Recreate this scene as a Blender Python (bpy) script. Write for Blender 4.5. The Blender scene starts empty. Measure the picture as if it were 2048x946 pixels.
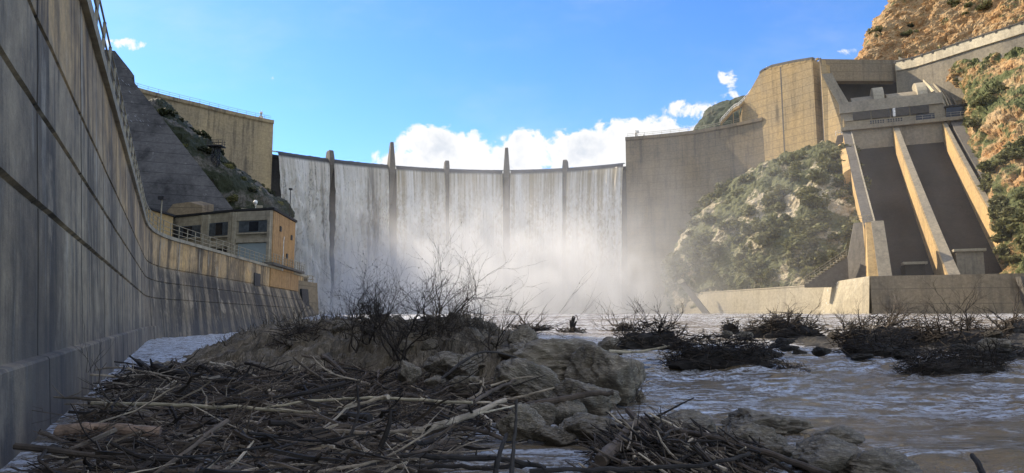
import bpy, math, random
from mathutils import Vector, noise, Matrix
R_ = random.Random(7)
SC = bpy.context.scene
COL = SC.collection
# ------------------------------------------------------------------ camera
F = 1384.0
TH = math.atan(165 / F)
cam = bpy.data.cameras.new("camera"); camo = bpy.data.objects.new("camera", cam); COL.objects.link(camo)
cam.sensor_width = 36; cam.lens = 36 * F / 2048; cam.clip_start = .05; cam.clip_end = 20000
camo.location = (0, 0, 0); camo.rotation_euler = (math.pi / 2 + TH, 0, 0)
SC.camera = camo
CT, ST = math.cos(TH), math.sin(TH)

def P(px, py, D):
    """a point seen at photo pixel (px, py), D metres ahead of the eye"""
    u = (px - 1024) / F; v = (473 - py) / F
    y = CT - v * ST
    return Vector((u * D / y, D, (ST + v * CT) * D / y))

def sm(a, b, x):
    t = max(0, min(1, (x - a) / (b - a))); return t * t * (3 - 2 * t)
def lerp(a, b, t): return a + (b - a) * t
def interp(tab, x):
    if x <= tab[0][0]: return tab[0][1]
    for (a, va), (b, vb) in zip(tab, tab[1:]):
        if x <= b: return lerp(va, vb, (x - a) / (b - a))
    return tab[-1][1]
def fbm(v, o=5): return noise.fractal(v, .9, 2.1, o)

# ------------------------------------------------------------------ object helpers
def put(o, label=None, cat=None, group=None, kind=None):
    if label: o['label'] = label
    if cat: o['category'] = cat
    if group: o['group'] = group
    if kind: o['kind'] = kind
    return o
def thing(name, loc, label, cat, group=None):
    o = bpy.data.objects.new(name, None); COL.objects.link(o); o.location = loc
    o.empty_display_size = .2; OFF[o.name] = Vector(loc)
    return put(o, label, cat, group)

OFF = {}
class MB:
    def __init__(s): s.v = []; s.f = []; s.uv = None; s.t = []
    def add(s, vs, fs, tint=0.0):
        b = len(s.v); s.v += [tuple(v) for v in vs]; s.f += [tuple(i + b for i in f) for f in fs]
        s.t += [tint] * len(vs)
    def box(s, c, size, rz=0, tint=0):
        c = Vector(c); h = Vector(size) / 2; ca, sa = math.cos(rz), math.sin(rz); vs = []
        for dz in (-1, 1):
            for dx, dy in ((-1, -1), (1, -1), (1, 1), (-1, 1)):
                x, y = dx * h.x, dy * h.y
                vs.append(c + Vector((x * ca - y * sa, x * sa + y * ca, dz * h.z)))
        s.add(vs, [(3, 2, 1, 0), (4, 5, 6, 7), (0, 1, 5, 4), (1, 2, 6, 5), (2, 3, 7, 6), (3, 0, 4, 7)], tint)
    def hexa(s, b, t):
        s.add(list(b) + list(t), [(3, 2, 1, 0), (4, 5, 6, 7), (0, 1, 5, 4), (1, 2, 6, 5), (2, 3, 7, 6), (3, 0, 4, 7)])
    def prism(s, poly, vec):
        n = len(poly); vec = Vector(vec)
        vs = [Vector(p) for p in poly] + [Vector(p) + vec for p in poly]
        s.add(vs, [tuple(range(n))[::-1], tuple(range(n, 2 * n))] + [(i, (i + 1) % n, n + (i + 1) % n, n + i) for i in range(n)])
    def strip(s, A, B):
        n = len(A); s.add(list(A) + list(B), [(i, i + 1, n + i + 1, n + i) for i in range(n - 1)])
    def grid(s, rows):
        m = len(rows[0]); vs = [p for r in rows for p in r]
        s.add(vs, [(i * m + j, i * m + j + 1, (i + 1) * m + j + 1, (i + 1) * m + j) for i in range(len(rows) - 1) for j in range(m - 1)])
    def ribbon(s, sections, closed=True):
        """loft of equal-length closed sections, capped"""
        m = len(sections[0]); vs = [p for r in sections for p in r]; fs = []
        for i in range(len(sections) - 1):
            for j in range(m):
                k = (j + 1) % m; fs.append((i * m + j, i * m + k, (i + 1) * m + k, (i + 1) * m + j))
        fs.append(tuple(range(m))[::-1]); b = (len(sections) - 1) * m; fs.append(tuple(range(b, b + m)))
        s.add(vs, fs)
    def tube(s, pts, rads, n=6, tint=0.0):
        pts = [Vector(p) for p in pts]; vs = []
        if not isinstance(rads, (list, tuple)): rads = [rads] * len(pts)
        up = None
        for i, p in enumerate(pts):
            d = (pts[min(i + 1, len(pts) - 1)] - pts[max(i - 1, 0)])
            if d.length < 1e-9: d = Vector((0, 0, 1))
            d.normalize()
            if up is None: up = d.orthogonal().normalized()
            else:
                up = up - d * up.dot(d)
                up = up.normalized() if up.length > 1e-6 else d.orthogonal().normalized()
            q = d.cross(up)
            for k in range(n):
                a = 2 * math.pi * k / n; vs.append(p + (up * math.cos(a) + q * math.sin(a)) * rads[i])
        fs = [(i * n + k, i * n + (k + 1) % n, (i + 1) * n + (k + 1) % n, (i + 1) * n + k) for i in range(len(pts) - 1) for k in range(n)]
        fs += [tuple(range(n))[::-1], tuple(range((len(pts) - 1) * n, len(pts) * n))]
        s.add(vs, fs, tint)
    def build(s, name, mat, parent=None, smooth=False, uv=None, origin=None):
        me = bpy.data.meshes.new(name)
        vs = s.v
        off = Vector((0, 0, 0))
        if parent is not None: off = OFF[parent.name]
        if origin is not None: off = Vector(origin)
        if off.length > 0: vs = [(a - off.x, b - off.y, c - off.z) for a, b, c in vs]
        me.from_pydata(vs, [], s.f)
        if smooth: me.polygons.foreach_set("use_smooth", [True] * len(me.polygons))
        at = me.attributes.new("tint", 'FLOAT', 'POINT'); at.data.foreach_set("value", s.t)
        if uv is not None:
            ul = me.uv_layers.new(name="uv")
            li = [0] * len(me.loops); me.loops.foreach_get("vertex_index", li)
            flat = []
            for i in li: flat += [uv[i][0], uv[i][1]]
            ul.data.foreach_set("uv", flat)
        if mat: me.materials.append(mat)
        me.update()
        o = bpy.data.objects.new(name, me); COL.objects.link(o)
        if origin is not None: o.location = off
        if parent is not None: o.parent = parent
        OFF[o.name] = off
        return o

# ------------------------------------------------------------------ node helpers
class NT:
    def __init__(s, tree): s.t = tree; s.t.nodes.clear()
    def n(s, typ, **kw):
        nd = s.t.nodes.new(typ)
        for k, v in kw.items(): setattr(nd, k, v)
        return nd
    def l(s, a, b): s.t.links.new(a, b)
    def inp(s, sock, v):
        if v is None: return
        if hasattr(v, 'is_output'): s.l(v, sock)
        else:
            if sock.type == 'RGBA' and len(v) == 3: v = (*v, 1)
            sock.default_value = v
    def math(s, op, a, b=None, c=None, clamp=False):
        nd = s.n('ShaderNodeMath', operation=op); nd.use_clamp = clamp
        s.inp(nd.inputs[0], a); s.inp(nd.inputs[1], b); s.inp(nd.inputs[2], c); return nd.outputs[0]
    def vmath(s, op, a, b=None):
        nd = s.n('ShaderNodeVectorMath', operation=op); s.inp(nd.inputs[0], a); s.inp(nd.inputs[1], b)
        return nd.outputs['Value'] if op in ('LENGTH', 'DOT_PRODUCT') else nd.outputs[0]
    def scale(s, v, sc): return s.vmath('MULTIPLY', v, sc)
    def noise(s, vec, sc=1.0, det=5, rough=.55, dist=0.0):
        nd = s.n('ShaderNodeTexNoise'); s.inp(nd.inputs['Vector'], vec); nd.inputs['Scale'].default_value = sc
        nd.inputs['Detail'].default_value = det; nd.inputs['Roughness'].default_value = rough; nd.inputs['Distortion'].default_value = dist
        return nd.outputs['Fac']
    def voro(s, vec, sc=1.0, feat='F1'):
        nd = s.n('ShaderNodeTexVoronoi', feature=feat); s.inp(nd.inputs['Vector'], vec); nd.inputs['Scale'].default_value = sc
        return nd.outputs['Distance']
    def ss(s, x, a, b):
        nd = s.n('ShaderNodeMapRange', interpolation_type='SMOOTHSTEP'); s.inp(nd.inputs[0], x)
        s.inp(nd.inputs[1], a); s.inp(nd.inputs[2], b); nd.inputs[3].default_value = 0; nd.inputs[4].default_value = 1
        return nd.outputs[0]
    def mix(s, f, a, b, mode='MIX'):
        nd = s.n('ShaderNodeMix', data_type='RGBA', blend_type=mode)
        s.inp(nd.inputs[0], f); s.inp(nd.inputs[6], a); s.inp(nd.inputs[7], b); return nd.outputs[2]
    def sep(s, v):
        nd = s.n('ShaderNodeSeparateXYZ'); s.inp(nd.inputs[0], v); return nd.outputs
    def pos(s): return s.n('ShaderNodeNewGeometry').outputs['Position']
    def bump(s, h, strength=.5, dist=.1):
        nd = s.n('ShaderNodeBump'); s.inp(nd.inputs['Height'], h); nd.inputs['Strength'].default_value = strength; nd.inputs['Distance'].default_value = dist
        return nd.outputs[0]
    def surf(s, col, rough=.9, norm=None, spec=.3, **kw):
        b = s.n('ShaderNodeBsdfPrincipled'); s.inp(b.inputs['Base Color'], col); s.inp(b.inputs['Roughness'], rough)
        s.inp(b.inputs['Normal'], norm); s.inp(b.inputs['Specular IOR Level'], spec)
        for k, v in kw.items(): s.inp(b.inputs[k.replace('_', ' ')], v)
        o = s.n('ShaderNodeOutputMaterial'); s.l(b.outputs[0], o.inputs[0]); return b
def mat(name):
    m = bpy.data.materials.new(name); m.use_nodes = True; return m, NT(m.node_tree)

def concrete(name, c1, c2, stain=(.035, .033, .032), amt=.7, lift=2.2, line=.25, vx=None, pale=None, ysc=.85, big=.06):
    m, t = mat(name); p = t.pos(); xyz = t.sep(p)
    st = t.noise(t.scale(p, (ysc, ysc, .035)), 1, 6, .6)
    st2 = t.noise(t.scale(p, (ysc * 3.1, ysc * 3.1, .1)), 1, 4, .6)
    bl = t.noise(p, big, 7, .65); fine = t.noise(p, 1.6, 8, .7); gr = t.noise(p, 14, 3, .6)
    c = t.mix(t.ss(bl, .36, .64), c1, c2)
    if pale: c = t.mix(t.math('MULTIPLY', t.ss(st2, .58, .78), .55), c, pale)
    f = t.math('MULTIPLY', t.ss(t.math('ADD', t.math('MULTIPLY', st, .65), t.math('MULTIPLY', st2, .35)), .46, .68), amt)
    f = t.math('MULTIPLY', f, t.ss(bl, .25, .6))
    c = t.mix(f, c, stain)
    c = t.mix(.55, c, t.mix(t.ss(fine, .25, .75), (.55, .55, .55), (1.4, 1.4, 1.4)), 'MULTIPLY')
    c = t.mix(.25, c, t.mix(gr, (.5, .5, .5), (1.5, 1.5, 1.5)), 'MULTIPLY')
    if line > 0:
        z = t.math('MULTIPLY', xyz[2], 1 / lift)
        fr = t.math('ABSOLUTE', t.math('SUBTRACT', t.math('FRACT', z), .5))
        ln = t.math('MULTIPLY', t.ss(fr, .5 - .09 / lift, .5 - .02 / lift), t.math('MULTIPLY', t.ss(fine, .3, .6), line))
        c = t.mix(ln, c, stain)
    h = t.math('ADD', t.math('MULTIPLY', fine, .7), t.math('MULTIPLY', gr, .3))
    t.surf(c, .92, t.bump(h, .45, .08), .2)
    return m
def plain(name, col, rough=.7, metal=0.0, var=.35, sc=2.0):
    m, t = mat(name); p = t.n('ShaderNodeTexCoord').outputs['Object']
    f = t.noise(p, sc, 6, .65)
    c = t.mix(t.ss(f, .3, .7), tuple(x * (1 - var) for x in col), tuple(min(1, x * (1 + var)) for x in col))
    t.surf(c, rough, t.bump(f, .2, .02), .4, Metallic=metal); return m
def rockmat(name, cols, sc=.25, veg=None, vegamt=.5, bumpd=.5, obj=False, strata=(1, 1, 1), rough=.9, lichen=None):
    m, t = mat(name); p = t.n('ShaderNodeTexCoord').outputs['Object'] if obj else t.pos()
    if obj:
        oi = t.n('ShaderNodeObjectInfo'); p = t.vmath('ADD', p, t.math('MULTIPLY', oi.outputs['Random'], 37.0))
    q = t.scale(p, strata)
    a = t.noise(p, sc, 8, .65); b = t.noise(q, sc * 3.3, 8, .7, .6); d = t.noise(q, sc * 12, 6, .7)
    v = t.voro(q, sc * 5); v2 = t.voro(t.vmath('ADD', q, t.scale(t.n('ShaderNodeTexNoise').outputs['Color'], (.2, .2, .2))), sc * 14, 'DISTANCE_TO_EDGE')
    c = t.mix(t.ss(a, .38, .62), cols[0], cols[1])
    c = t.mix(t.ss(b, .48, .7), c, cols[2])
    c = t.mix(t.math('MULTIPLY', t.ss(d, .55, .75), .7), c, cols[3])
    c = t.mix(t.math('MULTIPLY', t.ss(v2, .07, .0), .6), c, tuple(x * .18 for x in cols[0]))
    if lichen: c = t.mix(t.math('MULTIPLY', t.ss(t.noise(p, sc * 6, 6, .7), .58, .68), .6), c, lichen)
    if obj: c = t.mix(t.math('MULTIPLY', oi.outputs['Random'], .5), c, t.mix(.5, c, (.12, .11, .10)))
    if veg:
        vn = t.noise(p, sc * .7, 9, .72)
        c = t.mix(t.ss(vn, .62 - vegamt * .3, .70 - vegamt * .3), c, t.mix(t.noise(p, sc * 10, 4), tuple(x * .5 for x in veg), tuple(x * 1.5 for x in veg)))
    h = t.math('ADD', t.math('MULTIPLY', b, .5), t.math('ADD', t.math('MULTIPLY', d, .25), t.math('MULTIPLY', v, .35)))
    t.surf(c, rough, t.bump(h, .9, bumpd), .25); return m
def leafmat(name, c1, c2, c3):
    m, t = mat(name); oi = t.n('ShaderNodeObjectInfo').outputs['Random']
    at = t.n('ShaderNodeAttribute', attribute_name='tint').outputs['Fac']
    c = t.mix(at, c1, c2); c = t.mix(t.math('MULTIPLY', oi, .6), c, c3)
    b = t.surf(c, .7, None, .2)
    tr = t.n('ShaderNodeBsdfTranslucent'); t.inp(tr.inputs[0], c); mx = t.n('ShaderNodeMixShader'); mx.inputs[0].default_value = .25
    o = [n for n in t.t.nodes if n.type == 'OUTPUT_MATERIAL'][0]
    t.l(b.outputs[0], mx.inputs[1]); t.l(tr.outputs[0], mx.inputs[2]); t.l(mx.outputs[0], o.inputs[0]); return m
def woodmat(name, dark, mid, pale, obj=True, sc=1.0):
    m, t = mat(name); tc = t.n('ShaderNodeTexCoord').outputs['Object']
    oi = t.n('ShaderNodeObjectInfo').outputs['Random']
    at = t.n('ShaderNodeAttribute', attribute_name='tint').outputs['Fac']
    r = t.math('FRACT', t.math('ADD', oi, at))
    n1 = t.noise(tc, 5 * sc, 6, .7, .3); n2 = t.noise(tc, 40 * sc, 4, .7)
    c = t.mix(t.ss(r, .15, .8), dark, mid); c = t.mix(t.ss(r, .78, 1.0), c, pale)
    c = t.mix(.7, c, t.mix(t.ss(n1, .3, .7), (.35, .35, .35), (1.6, 1.55, 1.5)), 'MULTIPLY')
    c = t.mix(.4, c, t.mix(n2, (.4, .4, .4), (1.6, 1.6, 1.6)), 'MULTIPLY')
    t.surf(c, .8, t.bump(n2, .5, .01), .3); return m

M = {}
M['dam'] = concrete('dam_concrete', (.43, .335, .19), (.31, .25, .16), (.06, .053, .046), .85, 2.6, .35, pale=(.42, .36, .24), ysc=.45)
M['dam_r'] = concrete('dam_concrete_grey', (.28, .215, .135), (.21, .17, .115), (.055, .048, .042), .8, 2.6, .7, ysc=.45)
M['wet'] = concrete('wet_concrete', (.05, .05, .052), (.035, .035, .04), (.012, .012, .014), .8, 2.6, .2)
M['block'] = concrete('spillway_block_concrete', (.44, .31, .15), (.35, .27, .16), (.085, .07, .05), .75, 2.4, .9, pale=(.5, .42, .28), ysc=.5)
M['spill'] = concrete('spillway_concrete', (.30, .255, .18), (.24, .21, .16), (.09, .08, .065), .5, 3.0, .15, ysc=.6)
M['spill_dark'] = concrete('dark_spillway_concrete', (.15, .135, .115), (.12, .11, .095), (.05, .047, .043), .6, 3.0, .1, ysc=.5)
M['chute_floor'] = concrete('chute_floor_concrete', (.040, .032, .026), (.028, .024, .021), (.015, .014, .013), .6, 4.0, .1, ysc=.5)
M['ochre'] = concrete('ochre_concrete', (.50, .34, .15), (.42, .29, .14), (.16, .12, .07), .5, 3.0, .2, ysc=.6)
M['toe'] = concrete('toe_wall_concrete', (.40, .35, .25), (.32, .28, .2), (.16, .14, .11), .5, 3.2, .25, pale=(.5, .47, .38), ysc=.4)
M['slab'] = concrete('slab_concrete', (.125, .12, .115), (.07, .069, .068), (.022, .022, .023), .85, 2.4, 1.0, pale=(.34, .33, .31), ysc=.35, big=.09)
M['rust'] = concrete('rust_painted_concrete', (.46, .27, .11), (.40, .25, .12), (.14, .09, .055), .65, 2.2, .2, ysc=1.2)
M['house'] = concrete('powerhouse_concrete', (.42, .37, .26), (.32, .28, .21), (.10, .09, .075), .6, 1.5, .2, ysc=.8)
M['cream'] = concrete('cream_concrete', (.66, .57, .40), (.56, .48, .33), (.24, .20, .15), .5, 3.0, .2, ysc=.5)
M['metal'] = plain('painted_steel', (.30, .26, .18), .6, 0, .3)
M['dmetal'] = plain('dark_steel', (.03, .03, .033), .6, .3)
M['pale'] = plain('pale_paint', (.75, .74, .70), .6)
M['glass'] = plain('dark_window', (.02, .022, .026), .15)
M['shutter'] = plain('grey_shutter', (.10, .115, .125), .6)
M['roller'] = plain('pale_blue_shutter', (.28, .33, .33), .6, 0, .12, .6)
M['roof'] = plain('dark_roof', (.025, .024, .024), .8)

def wallmat():
    m, t = mat('training_wall_concrete'); p = t.pos(); xyz = t.sep(p); y = xyz[1]; uv = t.n('ShaderNodeUVMap', uv_map='uv').outputs[0]
    st = t.noise(t.scale(uv, (.55, .07, 1)), 1, 7, .62); st2 = t.noise(t.scale(uv, (1.9, .13, 1)), 1, 6, .65, .4)
    st3 = t.noise(t.scale(uv, (6, .4, 1)), 1, 5, .65)
    bl = t.noise(p, .16, 7, .65); fine = t.noise(p, 2.2, 9, .72); gr = t.noise(p, 22, 4, .65)
    zz = t.math('ADD', xyz[2], t.math('MULTIPLY', t.math('SUBTRACT', st2, .5), .9))
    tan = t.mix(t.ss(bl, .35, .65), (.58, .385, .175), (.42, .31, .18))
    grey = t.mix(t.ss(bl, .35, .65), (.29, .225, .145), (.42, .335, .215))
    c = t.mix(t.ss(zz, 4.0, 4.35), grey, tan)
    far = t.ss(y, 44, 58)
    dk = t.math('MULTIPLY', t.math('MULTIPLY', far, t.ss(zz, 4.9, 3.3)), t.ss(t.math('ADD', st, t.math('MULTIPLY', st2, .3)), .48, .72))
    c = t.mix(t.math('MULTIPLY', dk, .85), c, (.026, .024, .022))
    f = t.ss(t.math('ADD', t.math('MULTIPLY', st, .55), t.math('MULTIPLY', st2, .45)), .47, .575)
    c = t.mix(t.math('MULTIPLY', f, .80), c, (.055, .05, .044))
    c = t.mix(t.math('MULTIPLY', t.math('MULTIPLY', t.ss(st2, .55, .66), .6), t.math('SUBTRACT', 1.0, t.math('MULTIPLY', t.math('MULTIPLY', far, t.ss(zz, 4.4, 3.6)), .6))), c, (.56, .49, .37))
    c = t.mix(t.math('MULTIPLY', t.math('MULTIPLY', t.ss(st3, .58, .76), .35), t.math('SUBTRACT', 1.0, t.math('MULTIPLY', far, .7))), c, (.60, .54, .44))
    c = t.mix(.6, c, t.mix(t.ss(fine, .25, .75), (.45, .45, .46), (1.5, 1.48, 1.45)), 'MULTIPLY')
    c = t.mix(.4, c, t.mix(gr, (.4, .4, .4), (1.6, 1.6, 1.6)), 'MULTIPLY')
    # seepage along the vertical joints, and broad dark weathering
    us = t.sep(uv)[0]; jf = t.math('ABSOLUTE', t.math('SUBTRACT', t.math('FRACT', t.math('DIVIDE', t.math('SUBTRACT', us, 2.4), 4.6)), .5))
    c = t.mix(t.math('MULTIPLY', t.ss(t.math('ADD', jf, t.math('MULTIPLY', t.math('SUBTRACT', st2, .5), .12)), .04, .0), .40), c, (.06, .05, .04))
    c = t.mix(t.math('MULTIPLY', t.ss(jf, .012, .005), t.math('ADD', .45, t.math('MULTIPLY', t.ss(st2, .4, .55), .5))), c, (.012, .011, .010))
    wt = t.noise(t.scale(uv, (.16, .14, 1)), 1, 6, .62)
    c = t.mix(t.math('MULTIPLY', t.ss(wt, .48, .6), .62), c, (.075, .064, .052))
    wt2 = t.noise(t.scale(uv, (.3, .22, 1)), 1.7, 7, .65)
    c = t.mix(t.math('MULTIPLY', t.ss(wt2, .56, .66), .5), c, (.50, .40, .27))
    # wet, darker foot
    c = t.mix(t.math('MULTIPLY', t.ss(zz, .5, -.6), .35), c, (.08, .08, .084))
    t.surf(c, .85, t.bump(t.math('ADD', fine, t.math('MULTIPLY', gr, .5)), .7, .03), .3); return m
M['twall'] = wallmat()

def watermat():
    m, t = mat('muddy_water'); p = t.pos(); xyz = t.sep(p)
    w = t.scale(p, (.45, 1.05, 1))
    fl = t.vmath('ADD', w, t.scale(t.n('ShaderNodeTexNoise').outputs['Color'], (.0, .0, .0)))
    a = t.noise(w, .22, 6, .6, 1.6); b = t.noise(w, .9, 7, .7, 1.2); d = t.noise(w, 4.2, 5, .7, .6); e = t.noise(t.scale(p, (1, .6, 1)), 13, 4, .7)
    # foam collects on ridged lines of the current
    rid = t.math('ABSOLUTE', t.math('SUBTRACT', b, .5)); rid2 = t.math('ABSOLUTE', t.math('SUBTRACT', a, .5))
    lines = t.math('MULTIPLY', t.ss(rid, .07, .0), t.ss(a, .18, .38))
    lines2 = t.ss(rid2, .02, .0)
    patch = t.math('MULTIPLY', t.ss(a, .50, .62), t.ss(b, .45, .58))
    left = t.math('MULTIPLY', t.ss(xyz[0], -4.0, -9.0), t.ss(xyz[1], 12, 18))
    slack = t.math('MULTIPLY', t.math('MULTIPLY', t.ss(xyz[1], 13.0, 8.0), t.ss(xyz[0], 1.6, .6)), .85)
    far = t.math('MULTIPLY', t.ss(xyz[1], 60, 120), .55)
    farst = t.noise(t.scale(p, (.06, .35, 1)), 1, 6, .7)
    f = t.math('MAXIMUM', t.math('MAXIMUM', lines, t.math('MULTIPLY', lines2, .7)), t.math('MULTIPLY', patch, .9))
    lowf = t.noise(t.scale(p, (.10, .22, 1)), 1, 4, .6, .8)
    f = t.math('MULTIPLY', f, t.math('ADD', .34, t.math('MULTIPLY', t.ss(lowf, .38, .52), .75)))
    f = t.math('MAXIMUM', f, t.math('MULTIPLY', left, t.ss(b, .22, .44)))
    f = t.math('MAXIMUM', f, t.math('MULTIPLY', slack, t.ss(b, .36, .55)))
    f = t.math('MAXIMUM', f, t.math('MULTIPLY', t.ss(xyz[1], 55, 90), t.ss(farst, .44, .62)))
    f = t.math('MULTIPLY', f, t.ss(t.math('ADD', t.math('MULTIPLY', d, .6), t.math('MULTIPLY', e, .4)), .40, .58))
    mud = t.mix(a, (.22, .16, .085), (.14, .105, .06))
    c = t.mix(f, mud, (.74, .78, .84))
    r = t.math('ADD', .06, t.math('MULTIPLY', f, .6))
    h = t.math('ADD', t.math('MULTIPLY', b, 1.3), t.math('ADD', t.math('MULTIPLY', d, .6), t.math('MULTIPLY', e, .22)))
    h = t.math('ADD', h, t.math('MULTIPLY', f, .12))
    t.surf(c, r, t.bump(h, 1.0, .18), .6, IOR=1.33); return m
M['water'] = watermat()

def fallmat():
    m, t = mat('falling_water'); uv = t.n('ShaderNodeUVMap', uv_map='uv').outputs[0]; x = t.sep(uv); v = x[1]
    s1 = t.noise(t.scale(uv, (.35, .012, 1)), 1, 5, .6); s2 = t.noise(t.scale(uv, (1.5, .03, 1)), 1, 6, .65)
    rag = t.noise(t.scale(uv, (1.0, .5, 1)), 1, 7, .7, .8); rag2 = t.noise(t.scale(uv, (3.4, .9, 1)), 1, 5, .7)
    st = t.math('ADD', t.math('MULTIPLY', s1, .5), t.math('MULTIPLY', s2, .5))
    age = t.ss(v, 3, 26); hv = t.ss(x[0], 40, 25); rope = t.noise(t.scale(uv, (.13, .006, 1)), 1, 3, .5)
    foam = t.math('ADD', t.math('MULTIPLY', age, .5), t.math('MULTIPLY', t.math('SUBTRACT', st, .5), t.math('SUBTRACT', 5.0, t.math('MULTIPLY', hv, 2.6))))
    foam = t.math('ADD', foam, t.math('MULTIPLY', t.math('MULTIPLY', t.math('SUBTRACT', rag, .5), age), 4.0))
    foam = t.math('ADD', foam, t.math('MULTIPLY', t.math('SUBTRACT', rope, .5), 2.4))
    foam = t.math('ADD', foam, t.math('ADD', .22, t.math('MULTIPLY', hv, .36)), clamp=True)
    clear = t.mix(s2, (.34, .27, .15), (.52, .43, .27))
    c = t.mix(foam, clear, (.95, .92, .84))
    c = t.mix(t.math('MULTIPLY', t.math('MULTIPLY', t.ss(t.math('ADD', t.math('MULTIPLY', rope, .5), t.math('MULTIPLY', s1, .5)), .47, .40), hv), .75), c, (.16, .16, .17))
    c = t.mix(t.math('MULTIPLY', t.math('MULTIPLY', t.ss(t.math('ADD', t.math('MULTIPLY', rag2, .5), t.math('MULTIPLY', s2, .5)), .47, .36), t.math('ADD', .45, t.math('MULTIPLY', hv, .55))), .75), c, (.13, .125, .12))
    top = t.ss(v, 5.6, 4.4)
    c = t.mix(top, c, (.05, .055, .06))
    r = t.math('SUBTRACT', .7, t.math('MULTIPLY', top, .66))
    h = t.math('ADD', t.math('MULTIPLY', s2, .7), t.math('MULTIPLY', t.math('MULTIPLY', rag, age), .8))
    b = t.surf(c, r, t.bump(h, .6, .6), .4)
    tr = t.n('ShaderNodeBsdfTranslucent'); t.inp(tr.inputs[0], c); mx = t.n('ShaderNodeMixShader'); mx.inputs[0].default_value = .3
    o = [n for n in t.t.nodes if n.type == 'OUTPUT_MATERIAL'][0]
    t.l(b.outputs[0], mx.inputs[1]); t.l(tr.outputs[0], mx.inputs[2]); t.l(mx.outputs[0], o.inputs[0]); return m
M['fall'] = fallmat()
OR = [(.42, .235, .09), (.47, .33, .17), (.30, .14, .05), (.60, .50, .33)]
GR = [(.30, .25, .18), (.22, .19, .14), (.40, .34, .25), (.16, .13, .10)]
M['cliff'] = rockmat('orange_rock', OR, .22, (.10, .115, .04), .2, 1.2, strata=(1.6, .8, 1.0))
M['slope'] = rockmat('orange_scrub_rock', OR, .16, (.10, .11, .04), .62, 1.2)
M['knoll'] = rockmat('grey_scrub_rock', [(.46, .39, .27), (.36, .30, .19), (.62, .54, .39), (.22, .18, .11)], .16, (.095, .10, .042), .66, 1.0)
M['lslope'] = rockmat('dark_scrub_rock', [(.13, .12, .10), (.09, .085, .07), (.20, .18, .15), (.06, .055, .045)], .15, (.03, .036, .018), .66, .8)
M['mount'] = rockmat('mountain_scrub', [(.06, .06, .035), (.05, .055, .03), (.09, .075, .05), (.04, .045, .025)], .03, (.04, .05, .025), .8, 2)
M['outcrop'] = rockmat('river_rock', [(.20, .165, .115), (.115, .098, .074), (.34, .285, .21), (.035, .031, .026)], .9, None, 0, .14, strata=(2.2, 1.2, .7))
M['boulder'] = rockmat('boulder_rock', [(.26, .22, .16), (.15, .13, .10), (.46, .40, .30), (.05, .044, .036)], 1.6, None, 0, .06, obj=True, strata=(1, 1, 2.2), lichen=(.16, .15, .07))
M['bed'] = rockmat('river_bed', [(.05, .045, .038), (.04, .036, .03), (.08, .072, .06), (.03, .028, .024)], 1.0, None, 0, .1)
M['wood'] = woodmat('driftwood', (.022, .018, .015), (.115, .09, .068), (.44, .375, .28))
M['paleWood'] = woodmat('bleached_wood', (.34, .30, .21), (.46, .41, .30), (.58, .53, .41))
M['brownWood'] = woodmat('split_wood', (.13, .088, .058), (.17, .115, .075), (.24, .17, .12))
M['darkWood'] = woodmat('wet_wood', (.03, .027, .025), (.05, .045, .04), (.08, .07, .06))
M['twig'] = woodmat('twigs', (.024, .019, .015), (.06, .047, .035), (.13, .105, .078))
M['grass'] = woodmat('dry_grass_blades', (.06, .049, .033), (.105, .086, .056), (.19, .155, .105))
M['leafA'] = leafmat('scrub_leaves', (.07, .08, .03), (.165, .165, .06), (.17, .155, .07))
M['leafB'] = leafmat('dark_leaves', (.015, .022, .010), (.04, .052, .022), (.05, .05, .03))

# ------------------------------------------------------------------ world and sun
SUN_A, SUN_E = math.radians(36), math.radians(35)
sd = Vector((-math.cos(SUN_E) * math.cos(SUN_A), math.cos(SUN_E) * math.sin(SUN_A), math.sin(SUN_E)))
lt = bpy.data.lights.new("sun", 'SUN'); lt.energy = 4.4; lt.angle = math.radians(.5); lt.color = (1, .87, .68)
lo = bpy.data.objects.new("sun", lt); COL.objects.link(lo); lo.rotation_euler = sd.to_track_quat('Z', 'Y').to_euler()
W = bpy.data.worlds.new("World"); SC.world = W; W.use_nodes = True
t = NT(W.node_tree)
sky = t.n('ShaderNodeTexSky', sky_type='NISHITA'); sky.sun_disc = False; sky.sun_elevation = SUN_E
sky.sun_rotation = math.atan2(sd.x, sd.y); sky.air_density = 1.0; sky.dust_density = .3; sky.ozone_density = 2.5; sky.altitude = 300
dirv = t.vmath('NORMALIZE', t.n('ShaderNodeTexCoord').outputs['Generated']); dx = t.sep(dirv)
yy = t.math('MAXIMUM', dx[1], .05)
u = t.math('DIVIDE', dx[0], yy); w = t.math('DIVIDE', dx[2], yy)
comb = t.n('ShaderNodeCombineXYZ'); t.l(u, comb.inputs[0]); t.l(w, comb.inputs[1])
def UW(px, py):
    p = P(px, py, 1.0); return p.x, p.z
n1 = t.noise(comb.outputs[0], 9, 9, .62, .3); n2 = t.noise(comb.outputs[0], 30, 8, .65, .4); n3 = t.noise(comb.outputs[0], 14, 6, .6)
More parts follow.
